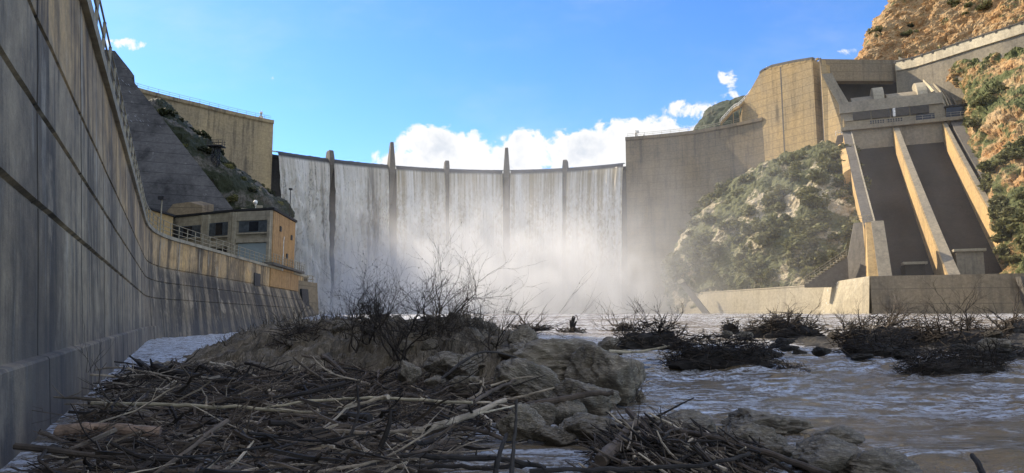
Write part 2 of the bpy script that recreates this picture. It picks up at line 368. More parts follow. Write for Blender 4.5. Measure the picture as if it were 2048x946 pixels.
# gathered cumulus banks: (pixel x, pixel y, half width, half height, weight)
blobs = [(880, 305, 95, 44, 1), (800, 325, 60, 30, .9), (945, 300, 60, 30, .85), (1060, 305, 90, 40, 1), (1160, 300, 90, 42, 1), (1000, 330, 150, 26, 1),
         (1240, 300, 80, 44, .95), (1310, 272, 140, 34, 1.0), (1400, 225, 60, 26, .66), (1450, 160, 34, 24, .62), (1480, 195, 40, 18, .58), (1340, 262, 80, 14, .6),
         (247, 90, 42, 16, .64), (222, 86, 18, 14, .56), (545, 156, 11, 9, .50), (1684, 105, 30, 12, .46), (1500, 300, 200, 40, .8), (560, 420, 420, 60, .5)]
tot = None
for bx, by, hw, hh, wt in blobs:
    cu, cw = UW(bx, by)
    a = t.math('MULTIPLY', t.math('SUBTRACT', u, cu), F / hw); b = t.math('MULTIPLY', t.math('SUBTRACT', w, cw), F / hh)
    d2 = t.math('ADD', t.math('MULTIPLY', a, a), t.math('MULTIPLY', b, b))
    g = t.math('MULTIPLY', t.math('SUBTRACT', 1.25, t.math('MULTIPLY', d2, .5)), wt)
    g = t.math('MAXIMUM', g, 0.0)
    tot = g if tot is None else t.math('MAXIMUM', tot, g)
nn = t.math('ADD', t.math('MULTIPLY', n1, .52), t.math('MULTIPLY', n2, .48))
dens = t.math('ADD', tot, t.math('MULTIPLY', t.math('SUBTRACT', nn, .5), 4.2))
mask = t.math('MULTIPLY', t.ss(dens, .50, .84), t.ss(tot, .02, .35))
wisp = t.math('MULTIPLY', t.ss(t.noise(t.scale(comb.outputs[0], (1.2, 2.6, 1)), 2.2, 7, .6), .45, .85), .22)
mask = t.math('MAXIMUM', mask, wisp)
thick = t.math('MULTIPLY', t.ss(dens, .7, 1.7), t.ss(n3, .40, .60))
ccol = t.mix(thick, (4.35, 4.35, 4.35), (2.9, 3.15, 3.55))
hs = t.n('ShaderNodeHueSaturation'); hs.inputs['Saturation'].default_value = 1.12; hs.inputs['Value'].default_value = 1.0; t.l(sky.outputs[0], hs.inputs['Color'])
blue = t.mix(1.0, hs.outputs[0], (.60, .79, 1.04), 'MULTIPLY')
fin = t.mix(mask, blue, ccol)
# broken cloud added out of view, overhead and behind, for neutral fill light
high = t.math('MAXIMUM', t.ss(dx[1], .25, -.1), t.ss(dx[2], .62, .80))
fill_cloud = t.math('MULTIPLY', t.math('MULTIPLY', high, t.ss(dx[2], .02, .15)), t.ss(t.noise(dirv, 2.6, 7, .6), .41, .62))
fin = t.mix(fill_cloud, fin, (6.2, 6.15, 6.1))
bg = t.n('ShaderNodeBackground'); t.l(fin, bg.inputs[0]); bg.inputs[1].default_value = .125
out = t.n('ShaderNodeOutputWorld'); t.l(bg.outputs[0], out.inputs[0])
SC.view_settings.view_transform = 'Standard'; SC.view_settings.look = 'None'; SC.view_settings.exposure = 0.95; SC.view_settings.gamma = 1
try: SC.view_settings.use_curve_mapping = False
except Exception: pass
try:
    SC.cycles.max_bounces = 6; SC.cycles.diffuse_bounces = 3; SC.cycles.transparent_max_bounces = 6; SC.cycles.volume_bounces = 2
    SC.cycles.volume_step_rate = .6; SC.cycles.volume_max_steps = 64; SC.cycles.use_denoising = True
    SC.cycles.sample_clamp_indirect = 6
except Exception: pass
# ================================================================== GROUND AND WATER
def river_z(x, y):
    zr = lerp(-1.4, .8, sm(34, 112, y)); zl = lerp(-1.4, .8, sm(62, 125, y))
    return lerp(zl, zr, sm(-14, 0, x))
def ground():
    mb = MB(); xs = [-4000, -900, -300, -150, -80, -50, -30, -15, 0, 15, 30, 60, 100, 160, 300, 900, 4000]
    ys = [-4000, -800, -200, -60, -20, 0, 10, 20, 30, 45, 60, 90, 120, 160, 220, 300, 800, 6000]
    mb.grid([[Vector((x, y, -3.4 if y < 300 else -3.4)) for x in xs] for y in ys])
    put(mb.build('ground', M['bed']), kind='structure')
ground()
def river():
    ys = [-25, -15, -8, -3, 0]; y = 2.0
    while y < 250: ys.append(y); y *= 1.017
    mb = MB(); rows = []
    for y in ys:
        hw = max(14, y * 1.0 + 8); row = []
        n = 230
        for i in range(n):
            x = lerp(-hw * .95, hw * 1.05, i / (n - 1)); z = river_z(x, y)
            rap = math.exp(-((x - 13) / 12) ** 2 - ((y - 24) / 9) ** 2) + .8 * math.exp(-((x - 4) / 6) ** 2 - ((y - 20) / 4) ** 2) + .5 * sm(40, 70, y) * (1 - sm(110, 200, y))
            amp = .045 + .15 * rap
            if x < 1.2 and y < 14: amp *= .3
            z += amp * noise.fractal(Vector((x * .55, y * .75, 0)), .8, 2.1, 4) + .035 * noise.noise(Vector((x * 2.0, y * 2.6, 3))) * (.3 if x < 1.2 and y < 14 else 1)
            row.append(Vector((x, y, z)))
        rows.append(row)
    mb.grid(rows); put(mb.build('water', M['water'], smooth=True), kind='structure')
river()

# ================================================================== LOFTED TERRAIN
def cat(p0, p1, p2, p3, t):
    return .5 * ((2 * p1) + (p2 - p0) * t + (2 * p0 - 5 * p1 + 4 * p2 - p3) * t * t + (3 * p1 - p0 - 3 * p2 + p3) * t ** 3)
def resample(row, n):
    m = len(row) - 1; o = []
    for i in range(n):
        x = m * i / (n - 1); k = min(int(x), m - 1); t = x - k
        a = row[max(k - 1, 0)]; d = row[min(k + 2, m)]; o.append(cat(a, row[k], row[k + 1], d, t))
    return o
def loft(rows, nu, nv):
    rs = [resample(r, nu) for r in rows]
    cols = [resample([r[i] for r in rs], nv) for i in range(nu)]
    return [[cols[i][j] for i in range(nu)] for j in range(nv)]
def displaced(g, fn, flip=1):
    h, w_ = len(g), len(g[0]); out = []
    for j in range(h):
        r = []
        for i in range(w_):
            du = g[j][min(i + 1, w_ - 1)] - g[j][max(i - 1, 0)]; dv = g[min(j + 1, h - 1)][i] - g[max(j - 1, 0)][i]
            n = du.cross(dv); n = n.normalized() * flip if n.length > 1e-9 else Vector((0, 0, 1))
            r.append(g[j][i] + n * fn(g[j][i], i / (w_ - 1), j / (h - 1)))
        out.append(r)
    return out
def rocky(amp, sc, blocky=.5):
    def f(p, u, v):
        e = min(1, 8 * u, 8 * (1 - u), 10 * v, 8 * (1 - v)) if False else 1
        q = p * sc
        a = noise.fractal(q, .8, 2.2, 6)
        b = noise.ridged_multi_fractal(q * 2.1 + Vector((5, 3, 1)), 1.0, 2.1, 4, 1.0, 2.0) - 1.0
        q2 = Vector((p.x * .45 + p.z * .35, p.y * .5, p.z * 1.0 - p.x * .55))
        c = 0
        for s2, w2 in ((1.5, .42), (4, .30), (10, .12)):
            dd, pp = noise.voronoi(q2 * sc * s2 + Vector((a, b, a)) * .5); h0 = pp[0]
            hh = math.sin(h0.x * 12.9898 + h0.y * 78.233 + h0.z * 37.719) * 43758.5453; hh -= math.floor(hh)
            c += w2 * (hh - .5) + w2 * .5 * (dd[1] - dd[0] if dd[1] - dd[0] < .12 else .12) * 4
        return amp * (a * .7 + b * .3 + c * blocky * 1.3)
    return f
HILLS = {}
def hill(name, rows, nu, nv, m, amp, sc, blocky=.5, flip=1, smooth=False):
    g = displaced(loft(rows, nu, nv), rocky(amp, sc, blocky), flip)
    mb = MB(); mb.grid(g); o = put(mb.build(name, m, smooth=smooth), kind='structure'); HILLS[name] = g; return o
def PR(*a): return [P(*q) for q in a]

# knoll below the spillway block
hill('knoll', [
    PR((1362, 640, 235), (1338, 625, 211), (1420, 625, 192), (1520, 620, 174), (1620, 615, 156), (1740, 610, 146)),
    PR((1365, 560, 236), (1340, 565, 209), (1420, 560, 189), (1520, 550, 171), (1620, 545, 156), (1735, 540, 150)),
    PR((1380, 500, 238), (1352, 505, 208), (1430, 495, 188), (1530, 485, 172), (1635, 470, 160), (1730, 465, 156)),
    PR((1420, 440, 240), (1395, 435, 212), (1465, 420, 192), (1550, 400, 180), (1645, 385, 172), (1725, 380, 172)),
    PR((1490, 390, 242), (1470, 365, 220), (1520, 348, 203), (1585, 325, 197), (1650, 305, 190), (1715, 300, 188)),
    PR((1530, 330, 246), (1520, 315, 236), (1560, 300, 222), (1620, 285, 212), (1680, 270, 205), (1740, 270, 205))], 190, 160, M['knoll'], 1.8, .12, .7)
# rock slope right of the chute
hill('rock_slope', [
    PR((2016, 575, 124), (2050, 572, 117), (2120, 570, 112), (2220, 575, 106), (2400, 590, 98)),
    PR((2006, 490, 134), (2045, 470, 126), (2120, 455, 121), (2230, 450, 115), (2430, 440, 105)),
    PR((1978, 400, 148), (2020, 385, 137), (2110, 365, 131), (2230, 340, 124), (2440, 300, 112)),
    PR((1950, 300, 166), (1995, 290, 152), (2090, 265, 144), (2220, 220, 135), (2440, 150, 122)),
    PR((1925, 205, 186), (1965, 195, 170), (2060, 170, 159), (2210, 120, 148), (2440, 20, 132)),
    PR((1860, 150, 197), (1945, 122, 185), (2050, 84, 174), (2210, 30, 162), (2440, -60, 148))], 170, 190, M['slope'], 1.9, .12, .9)
# cliff above the access road
hill('cliff', [
    PR((1735, 170, 262), (1690, 160, 222), (1800, 160, 214), (1920, 130, 203), (2060, 80, 190), (2250, 20, 178), (2500, -60, 160)),
    PR((1745, 110, 268), (1722, 115, 228), (1820, 100, 220), (1935, 75, 209), (2070, 20, 198), (2270, -40, 186), (2520, -120, 170)),
    PR((1775, 55, 276), (1758, 52, 237), (1860, 40, 228), (1955, 10, 219), (2085, -35, 206), (2290, -110, 194), (2530, -190, 178)),
    PR((1810, 0, 285), (1793, -8, 248), (1890, -30, 240), (1985, -60, 230), (2100, -110, 216), (2300, -180, 204), (2530, -260, 188)),
    PR((1850, -60, 300), (1840, -80, 268), (1930, -110, 258), (2010, -150, 246), (2130, -200, 232), (2320, -270, 218), (2540, -340, 200)),
    PR((1930, -110, 330), (1920, -130, 300), (1990, -160, 290), (2080, -200, 275), (2200, -240, 262), (2360, -300, 248), (2560, -370, 230))], 220, 190, M['cliff'], 2.2, .11, 1.0)
# rocky ground between the slab and the dam
hill('left_slope', [
    PR((420, 480, 138), (478, 465, 138), (520, 460, 140), (565, 455, 146), (585, 450, 180)),
    PR((395, 400, 142), (458, 395, 142), (505, 385, 146), (545, 400, 158), (570, 410, 190)),
    PR((350, 310, 146), (402, 303, 148), (455, 330, 158), (505, 365, 172), (540, 395, 200)),
    PR((315, 250, 151), (352, 244, 156), (395, 272, 168), (450, 320, 190), (505, 370, 210)),
    PR((290, 210, 158), (318, 207, 168), (346, 232, 186), (382, 268, 205), (440, 310, 222)),
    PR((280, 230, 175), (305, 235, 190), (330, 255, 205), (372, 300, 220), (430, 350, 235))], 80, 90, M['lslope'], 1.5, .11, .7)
# far mountain behind the right bank
hill('mountain', [
    PR((1360, 330, 640), (1400, 330, 620), (1450, 330, 610), (1520, 330, 600), (1640, 330, 600)),
    PR((1385, 270, 660), (1402, 262, 630), (1450, 262, 615), (1520, 262, 610), (1640, 262, 610)),
    PR((1402, 246, 680), (1410, 236, 650), (1452, 225, 640), (1515, 215, 630), (1640, 215, 640)),
    PR((1425, 222, 720), (1430, 216, 700), (1462, 200, 690), (1510, 188, 690), (1640, 190, 690)),
    PR((1450, 240, 800), (1460, 235, 790), (1480, 230, 790), (1520, 225, 790), (1640, 225, 790))], 60, 50, M['mount'], 6, .025, .5)
# the high left bank, out of view, its heights shaped to shade the river
hill('left_mountain', [
    [Vector(p) for p in ((-16, -90, 2), (-14, -40, 2), (-17, 0, 4), (-27, 30, 7), (-45, 62, 8), (-62, 100, 12), (-76, 130, 15), (-90, 150, 15), (-118, 185, 30), (-150, 230, 45))],
    [Vector(p) for p in ((-40, -100, 40), (-36, -45, 42), (-42, 0, 48), (-58, 35, 55), (-78, 70, 60), (-92, 105, 64), (-106, 135, 66), (-118, 155, 66), (-138, 190, 66), (-170, 230, 60))],
    [Vector(p) for p in ((-85, -110, 90), (-80, -50, 98), (-86, 0, 108), (-100, 45, 126), (-122, 90, 136), (-132, 125, 134), (-142, 150, 128), (-152, 172, 114), (-168, 200, 92), (-195, 235, 70))],
    [Vector(p) for p in ((-170, -120, 100), (-165, -50, 110), (-170, 0, 120), (-180, 50, 130), (-195, 100, 135), (-205, 140, 132), (-212, 165, 125), (-220, 190, 112), (-230, 210, 90), (-240, 240, 60))],
    [Vector(p) for p in ((-300, -130, 0), (-300, -50, 0), (-300, 0, 0), (-300, 50, 0), (-310, 100, 0), (-310, 140, 0), (-310, 165, 0), (-310, 190, 0), (-310, 210, 0), (-310, 240, 0))]],
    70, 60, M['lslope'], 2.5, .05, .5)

# ================================================================== ARCH DAM
DCX, DCY = -2.0, 133.7
def pol(a, r, z): a = math.radians(a); return Vector((DCX + r * math.sin(a), DCY + r * math.cos(a), z))
R_OVER = [(-41.9, 113.5), (-31.7, 114), (-20.9, 114.2), (-10.9, 114.6), (0, 114.8), (10.8, 113.3), (22, 110.8)]
R_NON = [(-70, 116), (-61.6, 115.2), (-53.7, 113.4), (-41.9, 113.6), (21.9, 112.6), (34.7, 115.3), (42.6, 114.6), (46, 114.6)]
ZC, ZL, ZR_ = 54.0, 64.0, 63.6
DAM = thing('arch_dam', pol(-8, 112, -1), 'curved concrete arch dam spanning the valley behind the overflowing water', 'dam')
def dam_block(a0, a1, zt, rtab, thick, rbot, n, name, m, zb=-3.0):
    secs = []
    for i in range(n + 1):
        a = lerp(a0, a1, i / n); r = interp(rtab, a)
        secs.append([pol(a, r - .5, zt - .001), pol(a, r - .5, zt - 1.0), pol(a, r, zt - 1.4), pol(a, r - .2, 35), pol(a, r - rbot, zb), pol(a, r + thick + 6, zb), pol(a, r + thick, zt - .001)])
    mb = MB(); mb.ribbon(secs); return mb.build(name, m, DAM)
dam_block(-72, -41.6, ZL, R_NON, 5, 1.5, 40, 'left_abutment', M['dam'])
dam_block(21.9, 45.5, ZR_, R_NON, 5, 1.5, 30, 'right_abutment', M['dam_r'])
ROV2 = [(a, r + 1.6) for a, r in R_OVER]
dam_block(-41.6, 21.9, ZC - .9, ROV2, 4, 1.0, 60, 'overflow_wall', M['wet'])
def railing(name, pts, h, m, parent, r=.05, step=2.5, rails=(1.0, .55), sub=None, postr=None):
    """rails along pts; posts in the same piece unless sub, then each post is a child"""
    mb = MB(); pts = [Vector(p) for p in pts]
    for q in rails: mb.tube([p + Vector((0, 0, h * q)) for p in pts], r, 5)
    acc = 0; spots = [pts[0]]
    for a, b in zip(pts, pts[1:]):
        L = (b - a).length; d = step - acc
        while d <= L: spots.append(a.lerp(b, d / L)); d += step
        acc = (acc + L) % step
    if sub is None:
        for p in spots: mb.tube([p, p + Vector((0, 0, h))], postr or r, 5)
        return mb.build(name, m, parent)
    o = mb.build(name, m, parent)
    for p in spots:
        b = MB(); b.tube([p - Vector((0, 0, .05)), p + Vector((0, 0, h))], postr or r * 1.2, 5); b.build(sub, m, o)
    return o
railing('crest_railing', [pol(a, interp(R_NON, a) + .2, ZL) for a in [-70 + i * 28 / 30 for i in range(31)]], 1.3, M['metal'], DAM, .05, 3.0)
railing('crest_railing', [pol(a, interp(R_NON, a) + .2, ZR_) for a in [22.2 + i * 21 / 20 for i in range(21)]], 1.3, M['metal'], DAM, .05, 3.0)
PIERS = [(-31.7, False), (-20.9, True), (-10.9, False), (0.0, True), (10.8, False)]
for a, tall in PIERS:
    r = interp(R_OVER, a); mb = MB()
    def sec(z, hw, r0, r1):
        c = math.radians(a); tx = Vector((math.cos(c), -math.sin(c), 0))
        return [pol(a, r0, z) - tx * hw * .8, pol(a, r0, z) + tx * hw * .8, pol(a, r1, z) + tx * hw, pol(a, r1, z) - tx * hw]
    if tall: mb.ribbon([sec(40, .5, r - .2, r + 1.7), sec(48, .9, r - 1.6, r + 1.7), sec(51, 1.25, r - 2.8, r + 1.8), sec(53, 1.3, r - 2.6, r + 2), sec(62.3, .62, r - .9, r + .5)])
    else: mb.ribbon([sec(44, .4, r - .2, r + 1.7), sec(49, .7, r - 1.4, r + 1.7), sec(51.5, 1.0, r - 2.4, r + 1.8), sec(54, 1.05, r - 2.4, r + 2), sec(56.6, .9, r - 1.4, r + 1.6), sec(57.0, .7, r - .8, r + 1.2)])
    mb.build('pier', M['spill_dark'], DAM)
# small kit on the crest
def kit(loc, label, kind):
    o = thing('beacon' if kind == 0 else 'survey_cabinet', loc, label, 'beacon' if kind == 0 else 'cabinet')
    p = Vector(loc); mb = MB()
    mb.box(p + Vector((0, 0, .5)), (1.1, 1.0, 1.0)); mb.build('base', M['pale'], o)
    mb = MB(); mb.tube([p + Vector((0, 0, 1.0)), p + Vector((0, 0, 1.9))], .25, 8); mb.build('post', M['metal'], o)
    mb = MB()
    if kind == 0: mb.box(p + Vector((0, 0, 2.2)), (.9, .9, .5), .4); mb.tube([p + Vector((0, 0, 2.4)), p + Vector((0, 0, 3.1))], .06, 5)
    else: mb.box(p + Vector((.2, 0, 2.1)), (1.5, .9, .9), .3); mb.box(p + Vector((2.6, 0, .5)), (.7, .7, 1.0), .3)
    mb.build('head', M['pale'], o)
kit(pol(-43.4, 115, ZL), 'small pale beacon on a post at the end of the left dam crest', 0)
kit(pol(23.6, 114.5, ZR_), 'pale cabinet with a box on top, on the right dam crest', 1)

# ------------------------------------------------------------------ falling water
BAYS = [(-41.9, -31.7), (-31.7, -20.9), (-20.9, -10.9), (-10.9, 0.0), (0.0, 10.8), (10.8, 22.0)]
FL = ['waterfall pouring over the bay beside the left dam block', 'waterfall between the first stubby pier and the first tall pier',
      'waterfall between the first tall pier and the middle stubby pier', 'waterfall between the middle stubby pier and the second tall pier',
      'waterfall between the second tall pier and the last stubby pier', 'waterfall in the bay beside the right dam block, lit at its lip']
PROF = [(-3.5, 54.5, 0), (-1.5, 54.45, 2), (.2, 54.1, 3.2)]
for k in range(1, 34):
    tt = 3.3 * k / 33; PROF.append((.2 + 1.2 * tt + 1.7 * tt, 54.1 - .35 * tt - 4.9 * tt * tt * 1.02, 3.2 + 5.2 * tt * tt))
for bi, (a0, a1) in enumerate(BAYS):
    nu = 120; rows = []; uv = []; mb = MB()
    g0 = 1.0 if bi == 0 else (.72 if bi in (2, 4) else .42); g1 = .25 if bi == 5 else (.72 if bi in (1, 3) else .42)
    for (d, z, v) in PROF:
        row = []; s = sm(2, 26, v)
        for i in range(nu):
            f = i / (nu - 1)
            A0 = a0 + (.35 if v < 3 else g0) + s * (.25 if bi == 0 else -.12); A1 = a1 - (.35 if v < 3 else g1) - s * -.1
            a = lerp(A0, A1, f); r = interp(R_OVER, a); ua = math.radians(a) * 113
            st = noise.fractal(Vector((ua * .33, v * .018, 4.0 + bi)), .8, 2.2, 4)
            rg = noise.fractal(Vector((ua * .8, v * .25, 9.0)), .8, 2.2, 4)
            amp = sm(3, 30, v)
            heavy = 3.6 if bi in (0, 1) else 1.4
            dd = d + heavy * (.9 * amp * st + .75 * amp * rg) + .12 * st * sm(2, 4, v)
            edge = min(f, 1 - f) * nu
            dd -= .8 * amp * math.exp(-edge / 2.5)
            zz = z + (.22 * max(0, noise.fractal(Vector((ua * .6, d * .8, 2)), .8, 2, 4)) * (1.3 if bi in (1,) or (bi == 0 and f > .6) else .25) if v < 4 else 0)
            row.append(pol(a, r - dd, zz)); uv.append((ua + bi * 50, v))
        rows.append(row)
    mb.grid(rows)
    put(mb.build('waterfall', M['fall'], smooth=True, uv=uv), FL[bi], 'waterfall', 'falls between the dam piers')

# ================================================================== TRAINING WALL (left) - near stretch straight, then a bend
TW = thing('training_wall', (-20, 38, -1.4), 'long stained concrete wall with level joints and a railing, leading to the powerhouse', 'wall')
def wall_x(z): return -(1.80 + .08 * z)
ZTOP = 6.6
def near_pt(y, z): return Vector((wall_x(z) - .487 * y, y, z))
def far_pt(q, z):
    """q = 0..1 from bend to end"""
    k = max(0.0, (4.17 - z)) / 5.6
    top = Vector((lerp(-28.9, -33.2, q), lerp(59, 112, q), z))
    return top + Vector((k * lerp(2.6, 2.6, q), k * lerp(-4.0, -1.0, q), 0))
def wall_pt(s, z):
    """s in metres along the plan of the wall"""
    L1 = 45.0  # y where the straight stretch ends
    if s <= 3: return Vector((near_pt(3, z).x, s, z))
    if s <= L1: return near_pt(s, z)
    if s >= 59: return far_pt((s - 59) / 53.0, z)
    t_ = (s - L1) / 14.0
    a = near_pt(L1, z); b = far_pt(0, z); ta = Vector((-.44, .9, 0)) * (b - a).length; tb = (far_pt(.1, z) - b).normalized() * (b - a).length
    h = t_ * t_ * (3 - 2 * t_)
    return a * (2 * t_ ** 3 - 3 * t_ * t_ + 1) + ta * (t_ ** 3 - 2 * t_ * t_ + t_) + b * (-2 * t_ ** 3 + 3 * t_ * t_) + tb * (t_ ** 3 - t_ * t_)
def wall_n(s, z):
    d = wall_pt(s + .2, z) - wall_pt(s - .2, z); return Vector((d.y, -d.x, 0)).normalized()
JZ = [1.55, 2.9, 4.17]
zl = [(-2.6, .16), (-.53, .13), (-.50, .11), (-.48, .0), (-.30, 0)]
for z in JZ: zl += [(z - .06, 0), (z - .02, -.07), (z + .02, -.07), (z + .06, 0)]
for z in (.4, 1.0, 2.2, 3.5, 4.8, 6.1): zl.append((z, 0))
zl.append((ZTOP, 0)); zl.sort()
sl = []; s = -22.0
while s < 113: sl.append((s, 0)); s += .6
JS = [-4.0, .2] + [4.7 + 4.6 * i for i in range(12)] + [61 + 4.1 * i for i in range(12)]
for j in JS:
    sl = [q for q in sl if abs(q[0] - j) > .2]
    w_ = .035 if j < 50 else .08
    sl += [(j - w_, 0), (j - w_ * .3, 1), (j + w_ * .3, 1), (j + w_, 0)]
sl.sort()
mb = MB(); rows = []; wuv = []
for z, off in zl:
    row = []
    for s, gj in sl:
        p = wall_pt(s, z); n = wall_n(s, z)
        o_ = off * (1 if s < 50 else 1 - sm(50, 56, s) * (1 if off > 0 else 0))
        o_ -= gj * (.09 if s < 50 else .05)
        o_ += .012 * noise.fractal(p * .9, .9, 2, 3)
        row.append(p + n * o_); wuv.append((s, z))
    rows.append(row)
mb.grid(rows); 
# back and top of the wall
T = [wall_pt(s, ZTOP) for s, _ in sl]; Bk = [wall_pt(s, ZTOP) - wall_n(s, ZTOP) * 1.4 for s, _ in sl]
mb.strip(T, Bk); mb.strip(Bk, [Vector((p.x, p.y, 0)) for p in Bk])
wuv += [(s, ZTOP) for s, _ in sl] * 4
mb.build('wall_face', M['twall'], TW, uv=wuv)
# coping
mb = MB(); secs = []
for s, _ in [q for q in sl if q[1] == 0][::2]:
    p = wall_pt(s, ZTOP); n = wall_n(s, ZTOP); e = Vector((0, 0, 1))
    secs.append([p + n * .14 + e * .02, p + n * .14 + e * .30, p - n * 1.2 + e * .30, p - n * 1.2 + e * .02])
mb.ribbon(secs); mb.build('coping', M['house'], TW)
railing('railing', [wall_pt(s, ZTOP) + wall_n(s, ZTOP) * .02 + Vector((0, 0, .30)) for s in [6 + i * 1.0 for i in range(98)]], 1.1, M['metal'], TW, .028, 1.9, (1.0, .62, .3), 'post', .045)
# end block of the wall, with a doorway and its own railing
def hexbox(p, zb, zt, m, name, parent, batter=0):
    b = [Vector((x, y, zb)) for x, y in p]; tt = [Vector((x, y, zt)) for x, y in p]
    if batter:
        c = sum(b, Vector()) / len(b)
        b = [c + (q - c) * (1 + batter) for q in b]
    mb = MB(); mb.ribbon([b, tt]); return mb.build(name, m, parent)
hexbox([(-32.9, 103.5), (-32.2, 114.5), (-40, 114.5), (-40, 103.5)], -2, 5.9, M['dam_r'], 'end_block', TW, .12)
railing('end_railing', [(-33.2, 104.5, 5.9), (-32.6, 114, 5.9), (-39, 114, 5.9)], 1.1, M['metal'], TW, .04, 2.2, (1, .5), None, .05)
def panel(quad, m, name, parent, thick=.15):
    """a slab standing proud of the surface given by four corners (counter-clockwise as seen)"""
    q = [Vector(p) for p in quad]; n = (q[1] - q[0]).cross(q[3] - q[0]).normalized()
    mb = MB(); mb.hexa([p - n * thick * .3 for p in q], [p + n * thick for p in q]); return mb.build(name, m, parent)
def fp(s, z, o_=.0): return wall_pt(s, z) + wall_n(s, z) * o_
panel([fp(89.5, 4.2, .02), fp(105.5, 4.2, .02), fp(105.5, 6.55, .02), fp(89.5, 6.55, .02)], M['rust'], 'rust_panel', TW, .12)
panel([fp(82.6, 3.95, .01), fp(85.2, 3.95, .01), fp(85.2, 5.5, .01), fp(82.6, 5.5, .01)], M['dmetal'], 'dark_opening', TW, .06)
panel([Vector((-32.35, 106.6, 2.0)), Vector((-32.15, 109.4, 2.0)), Vector((-32.45, 109.4, 4.6)), Vector((-32.65, 106.6, 4.6))], M['dmetal'], 'doorway', TW, .3)
# walkway slab around the powerhouse corner
mb = MB(); A = [fp(s, 6.92, .8) for s in (88, 92, 96, 100, 104, 106.5)]; B_ = [fp(s, 6.92, -.6) for s in (88, 92, 96, 100, 104, 106.5)]
mb.ribbon([[a + Vector((0, 0, .0)), a + Vector((0, 0, .3)), b + Vector((0, 0, .3)), b] for a, b in zip(A, B_)]); mb.build('walkway', M['spill_dark'], TW)
railing('walkway_railing', [p + Vector((0, 0, .3)) for p in A], 1.1, M['metal'], TW, .03, 1.5, (1, .66, .33), None, .05)

# ================================================================== POWERHOUSE
PH = thing('powerhouse', (-38, 96, ZTOP), 'grey concrete powerhouse with a flat dark roof, louvred windows and a rust coloured end', 'building')
C0 = P(330, 437, 98); C1 = P(470, 423, 91.5); C2 = P(545, 420, 90); C3 = P(590, 445, 102)
zr = C2.z; ZB = 6.6
def zq(z): return ZB + (z - 9.6) * (zr - ZB) / 9.0
plan = [Vector((c.x, c.y, 0)) for c in (C0, C1, C2, C3)]
plan += [Vector((plan[3].x - 14, plan[3].y + 3, 0)), Vector((plan[0].x - 3, plan[0].y + 7, 0))]
mb = MB(); mb.ribbon([[p + Vector((0, 0, ZB - .5)) for p in plan], [p + Vector((0, 0, zr)) for p in plan]]); mb.build('wall', M['house'], PH)
cen = sum(plan, Vector()) / 6
ov = [cen + (p - cen) * 1.035 for p in plan]; mb = MB(); mb.ribbon([[p + Vector((0, 0, zr + .02)) for p in ov], [p + Vector((0, 0, zr + .32)) for p in ov]]); rf = mb.build('roof', M['roof'], PH)
def face_pt(a, b, t_, z, o_=0):
    d = (b - a); n = Vector((d.y, -d.x, 0)).normalized(); return a + d * t_ + n * o_ + Vector((0, 0, z))
def fpanel(a, b, t0, t1, z0, z1, m, name, parent, o_=.03, th=.12):
    return panel([face_pt(a, b, t0, z0, o_), face_pt(a, b, t1, z0, o_), face_pt(a, b, t1, z1, o_), face_pt(a, b, t0, z1, o_)], m, name, parent, th)
p0, p1, p2, p3 = plan[:4]
fpanel(p2, p3, .03, .985, ZB, zr - .05, M['rust'], 'rust_end_wall', PH, .04, .1)
# pilasters, beams and openings of the front
for a, b, t_, w_ in ((p1, p2, .03, .10), (p1, p2, .955, .07), (p0, p1, .97, .05), (p0, p1, .62, .10)):
    fpanel(a, b, t_ - w_ / 2, t_ + w_ / 2, ZB, zr - .1, M['house'], 'pilaster', PH, .04, .32)
fpanel(p1, p2, .0, 1.0, zr - 1.3, zr - .08, M['house'], 'beam', PH, .03, .20)
fpanel(p1, p2, .1, .93, zq(13.6), zq(14.3), M['house'], 'beam', PH, .03, .30)
fpanel(p0, p1, .66, .95, zq(13.2), zq(14.1), M['house'], 'beam', PH, .03, .30)
def window(a, b, t0, t1, z0, z1, dark=.45):
    w_ = fpanel(a, b, t0, t1, z0, z1, M['shutter'], 'window', PH, .03, .10)
    d = t1 - t0
    fpanel(a, b, t0 + d * .36, t0 + d * .68, z0 + .15, z1 - .1, M['glass'], 'pane', w_, .14, .04)
    for k in range(1, 7): pass
    fpanel(a, b, t0 - d * .03, t1 + d * .03, z0 - .22, z0 - .02, M['house'], 'sill', w_, .03, .30)
    n = 9
    for u0, u1 in ((.02, .33), (.71, .98)):
        mb = MB()
        for k in range(n):
            z = lerp(z0 + .1, z1 - .1, k / (n - 1)); q0 = face_pt(a, b, t0 + d * u0, z, .17); q1 = face_pt(a, b, t0 + d * u1, z, .17); mb.tube([q0, q1], .035, 4)
        mb.build('louvre', M['shutter'], w_)
window(p1, p2, .14, .91, zq(15.2), zq(17.0)); window(p0, p1, .66, .945, zq(14.9), zq(17.1)); window(p0, p1, .16, .55, zq(15.0), zq(17.0))
fpanel(p0, p1, .76, .945, zq(11.2), zq(12.9), M['glass'], 'dark_opening', PH, .03, .05)
fpanel(p0, p1, .10, .55, zq(11.0), zq(12.9), M['glass'], 'dark_opening', PH, .03, .05)
rd = fpanel(p1, p2, .14, .91, ZB + .3, zq(13.5), M['roller'], 'roller_door', PH, .03, .08)
for t_, a, b in ((.015, p1, p2), (.985, p0, p1), (.60, p0, p1)):
    mb = MB(); mb.tube([face_pt(a, b, t_, ZB, .46), face_pt(a, b, t_, zr - .1, .46)], .06, 6); mb.build('downpipe', M['metal'], PH)
for t_, z_ in ((.3, zq(16.2)), (.62, zq(12.2)), (.8, zq(15.6))):
    fpanel(p2, p3, t_ - .03, t_ + .03, z_ - .35, z_ + .35, M['dmetal'], 'vent', PH, .15, .12)
